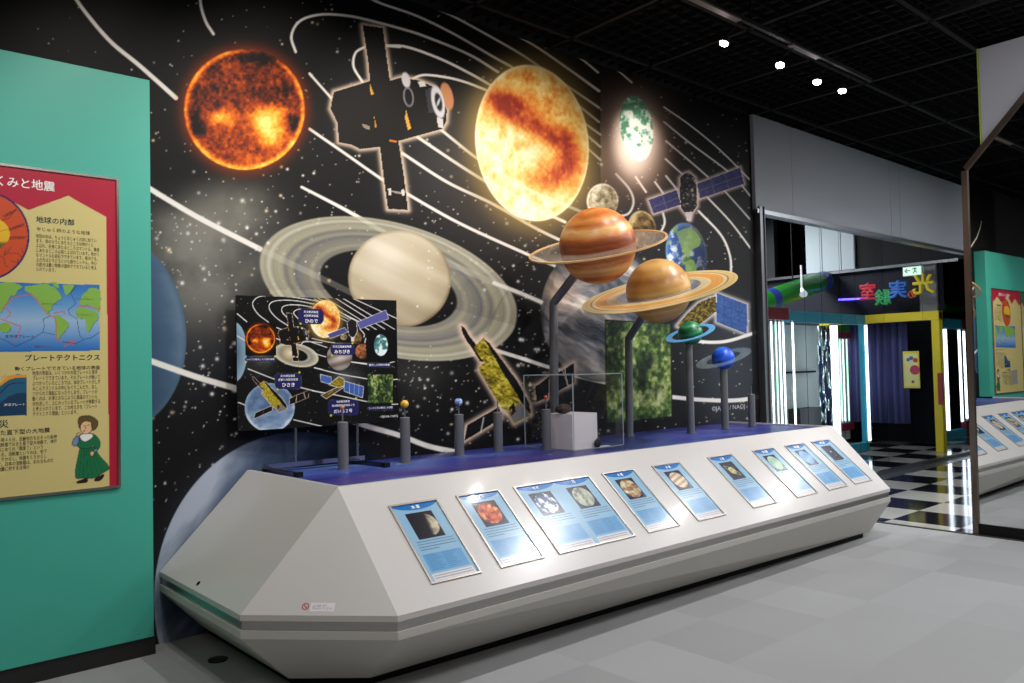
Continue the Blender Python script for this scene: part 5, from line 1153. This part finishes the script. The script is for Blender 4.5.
obj('oval_plaque', T([(11.62, BY-.499, 1.05), (11.62, BY-.49, 1.05)], .09, seg=20), mat('plaque_white', (225, 228, 226), .5), bt)
tube_lamp(bt, 12.10, BY-.05, .17, 2.03, .055); tube_lamp(bt, 13.02, BY+.03, .17, 2.05, .022); tube_lamp(bt, 10.74, BY+.02, .17, 2.05, .014)
bt = thing('mirror_booth', 'maroon-topped booth of thin light strips, leftmost in the mirrored view', 'booth', (10.3, BY-.4, 0))
obj('header_beam', B((9.95, 10.69, BY-.10, BY, 2.09, 2.26)), M_mar, bt, bevel=.004); obj('base_beam', B((9.95, 10.69, BY-.10, BY, 0, .14)), M_mar, bt, bevel=.004)
obj('back_panel', B((9.95, 10.69, BY-.42, BY-.38, .14, 2.09)), M_wavy, bt)
for x, m in ((10.02, M_tubeg), (10.14, M_tubeg), (10.30, M_tube), (10.42, M_tubeg), (10.52, M_tube), (10.62, M_tube)): tube_lamp(bt, x, BY-.06, .17, 2.06, .012, m)
BY2 = RY(5.76)
bt = thing('mirror_booth', 'teal-topped booth with two bright tubes, right of the yellow doorway', 'booth', (15.7, BY2-.4, 0))
obj('header_beam', B((15.1, 16.28, BY2-.10, BY2, 2.02, 2.20)), M_teal, bt); obj('base_beam', B((15.1, 16.28, BY2-.1, BY2, .0, .16)), M_teal, bt)
obj('back_panel', B((15.1, 16.28, BY2-.5, BY2-.46, .16, 2.02)), M_pale, bt)
obj('round_plaque', T([(15.9, BY2-.455, 1.78), (15.9, BY2-.44, 1.78)], .14, seg=24), mat('plaque_brown', (110, 80, 40), .5), bt)
tube_lamp(bt, 15.36, BY2+.02, .19, 2.0, .04); tube_lamp(bt, 16.16, BY2-.02, .3, 2.0, .022)
bt = thing('mirror_booth', 'red-topped booth at the far right edge of the mirrored view', 'booth', (16.9, BY2-.4, 0))
obj('header_beam', B((16.30, 17.3, BY2-.10, BY2, 2.02, 2.20)), M_mar, bt); obj('base_beam', B((16.30, 17.3, BY2-.1, BY2, .0, .30)), M_mar, bt)
obj('back_panel', B((16.30, 17.3, BY2-.4, BY2-.36, .30, 2.02)), M_wavy, bt)
for x in (16.45, 16.7): tube_lamp(bt, x, BY2-.04, .33, 1.98, .02)
# big coloured ducts
M_pg = mat('duct_green', (38, 142, 44), .35, coat=.3); M_pblue = mat('duct_blue', (52, 62, 160), .35, coat=.3)
yy = RY(7.0)
pp_ = thing('overhead_duct', 'thick green duct with blue bands rising across the mirrored view', 'duct', (12.5, yy, 2.3))
P0 = Vector((9.2, yy, 1.93)); P1 = Vector((13.5, yy, 2.9)); D_ = P1-P0
smooth_sides(obj('duct_tube', T([P0, P1], .17, seg=32), M_pg, pp_))
for t in (.58, .97): smooth_sides(obj('blue_band', T([P0+D_*(t-.022), P0+D_*(t+.022)], .174, seg=32), M_pblue, pp_))
for t in (.3, .75):
    q_ = P0+D_*t; obj('hanger', T([(q_.x, q_.y, q_.z+.16), (q_.x, q_.y, CEIL+.01)], .01, seg=8), M_black, pp_)
pq = thing('overhead_duct', 'plain green duct behind the sign, right of the yellow doorway', 'duct', (17, RY(6.5), 2.4))
smooth_sides(obj('duct_tube', T([(15.0, RY(6.2), 2.42), (19.5, RY(6.9), 2.62)], .13, seg=28), M_pg, pq))
for t in (.2, .8): obj('hanger', T([(15+4.5*t, RY(6.2+.7*t), 2.54+.2*t), (15+4.5*t, RY(6.2+.7*t), CEIL+.01)], .01, seg=8), M_black, pq)
tag(obj('neon_strip', T([(13.60, RY(6.22), 2.53), (13.60, RY(6.80), 2.55)], .016, seg=10), mat('neon_violet', (90, 80, 255), .5, emit=(96, 80, 255), estr=5)), 'violet-blue neon strip beside the red sign character', 'neon light')
lampw = thing('pendant_spot', 'white pole lamp in front of the green duct', 'lamp', (11.5, RY(6.6), 2.35))
obj('rod', T([(11.62, RY(6.4), 2.62), (11.62, RY(6.4), 2.98)], .014), mat('lamp_white', (232, 234, 236), .4, emit=(230, 235, 240), estr=.4), lampw)
obj('lamp_head', T([(11.62, RY(6.4), 2.62), (11.60, RY(6.4)+.03, 2.56), (11.56, RY(6.4)+.06, 2.52)], .035, rs=[.02, .04, .06]), mat('lamp_white'), lampw)
# grey column behind the sign, seen between characters
tag(obj('wall_column', B((13.56, 13.62, RY(5.42), RY(5.16), 2.24, 3.0)), mat('column_grey', (120, 120, 124), .6)), kind='structure')

# ================================================================== TRACK LIGHTS
M_lens = mat('lamp_lens', (255, 250, 255), .4, emit=(255, 236, 246), estr=30)
tr_ = thing('lighting_track', 'black lighting track hanging under the open ceiling grid', 'lighting track', (5.6, 3.23, 4.0))
obj('rail', B((1.0, 7.2, 3.215, 3.245, 4.0, 4.03)), mat('rail_black', (30, 29, 29), .6, .2), tr_)
for a, b_ in ((5.82, 6.26), (4.2, 5.1)): obj('rail_cover', B((a, b_, 3.205, 3.255, 3.985, 4.0)), mat('rail_bright', (120, 112, 108), .5, .5), tr_)
for x in (1.6, 3.4, 5.25, 5.78, 6.31, 7.0): obj('hanger', T([(x, 3.23, 4.03), (x, 3.23, 4.2)], .012), M_black, tr_)
def lamp(x, y, z, to, label):
    o = thing('track_lamp', label, 'spotlight', (x, y, z), 'halogen spotlights on the track')
    d = (Vector(to)-Vector((x, y, z))).normalized(); p = Vector((x, y, z))
    b0 = smooth_sides(obj('lamp_head', T([p-d*.075, p-d*.05, p-d*.015, p], .04, seg=20, rs=[.012, .026, .035, .037]), mat('head_black', (40, 38, 40), .4), o))
    smooth_sides(obj('lens', T([p, p+d*.012, p+d*.02], .04, seg=20, rs=[.033, .03, .018]), M_lens, o))
    obj('stem', T([p-d*.07, (x, 3.23, 3.99)], .006, seg=8), M_black, o)
LAMPS = [(5.137, 3.387, 3.885, (4.2, 4.0, 1)), (5.879, 3.361, 3.885, (4.6, 3.0, 0)), (6.493, 3.371, 3.885, (5.2, 3.2, 0)), (6.89, 3.347, 3.885, (5.9, 3.1, 0))]
for (x, y, z, to), lb in zip(LAMPS, ('nearest lit ceiling spotlight, leftmost of the four', 'lit ceiling spotlight, second from the left', 'lit ceiling spotlight, third from the left with a raised stem', 'farthest lit ceiling spotlight, rightmost of the four')): lamp(x, y, z, to, lb)
# ================================================================== render settings of the look
W = bpy.data.worlds.new('hall_air'); SC.world = W; W.use_nodes = True
W.node_tree.nodes['Background'].inputs['Color'].default_value = (.8, .85, .95, 1); W.node_tree.nodes['Background'].inputs['Strength'].default_value = .0
SC.view_settings.view_transform = 'Standard'; SC.view_settings.look = 'None'; SC.view_settings.gamma = 1
SC.view_settings.use_curve_mapping = False; SC.view_settings.exposure = 0.0
def area(name, x, y, z, sx, sy, power, col=(1, 1, 1), rot=(0, 0, 0), spread=180):
    l = bpy.data.lights.new(name, 'AREA'); l.shape = 'RECTANGLE'; l.size = sx; l.size_y = sy; l.energy = power; l.color = col; l.spread = R_(spread)
    o = bpy.data.objects.new(name, l); COL.objects.link(o); o.location = (x, y, z); o.rotation_euler = rot; return o
def spot(name, loc, to, power, deg=60, blend=.6, col=(1, .93, .85), rad=.03):
    l = bpy.data.lights.new(name, 'SPOT'); l.energy = power; l.spot_size = R_(deg); l.spot_blend = blend; l.color = col; l.shadow_soft_size = rad
    o = bpy.data.objects.new(name, l); COL.objects.link(o); o.location = loc
    o.rotation_euler = (Vector(to)-Vector(loc)).to_track_quat('-Z', 'Y').to_euler(); return o
# unseen fill lights added over the aisle, behind and beside the camera
area('hall_fill', 2.0, -1.5, 4.1, 3.0, 1.2, 36, (1, .97, .93))
area('hall_fill', 5.0, .4, 4.1, 3.0, 1.6, 36, (.90, .95, 1))
area('hall_fill', -1.5, 1.5, 4.1, 1.5, 2, 30, (1, .96, .9))
# halogen track spots aimed at the mural
for x, tx, tz in ((5.14, 3.9, 2.2), (5.88, 5.2, 2.2), (6.49, 6.6, 1.6), (6.89, 6.9, 1.2)): spot('track_spot', (x, 3.37, 3.86), (tx, 4.72, tz), 60, 80, .7)
for x, tx, tz, pw in ((1.3, 1.5, 2.3, 36), (2.4, 2.4, 2.7, 48), (3.5, 3.3, 2.7, 52), (4.4, 4.3, 2.8, 44)): spot('track_spot', (x, 3.20, 3.8), (tx, 4.72, tz), pw*1.6, 84, .7)
# row of downlights along the front of the console
for x, pw in ((.9, 66), (2.8, 115), (5.95, 165), (8.4, 62), (10.9, 100)): spot('down_light', (x, 2.68, 3.9), (x-1.0, 2.5, 0), pw, 150, .5, (.98, .98, 1), .045)
spot('header_fill', (11.2, 1.5, 3.9), (13.5, 2.6, 3.5), 120, 80, .8, (.95, .98, 1), .1)  # unseen spot added to brighten the pale header panels
area('lab_fill', 11.3, .4, 4.1, 3, 1.6, 330, (.9, .95, 1))  # unseen fill added to lift the laboratory side
area('partition_wash', 6.2, 1.2, 4.1, .6, 1.8, 14, (.95, .97, 1), (0, R_(-35), 0))

gg = onp(640, 150, 1, 4.72)
spot('track_spot', (5.14, 3.37, 3.86), tuple(gg), 170, 34, .9, (1, .93, .86))

for x, y, pw in ((4.2, .6, 80), (6.4, .9, 120), (1.2, .6, 50)): spot('down_light', (x, y, 3.95), (x, y+.3, 0), pw, 150, .5, (.95, .97, 1), .06)  # extra unseen spots added to brighten the open floor
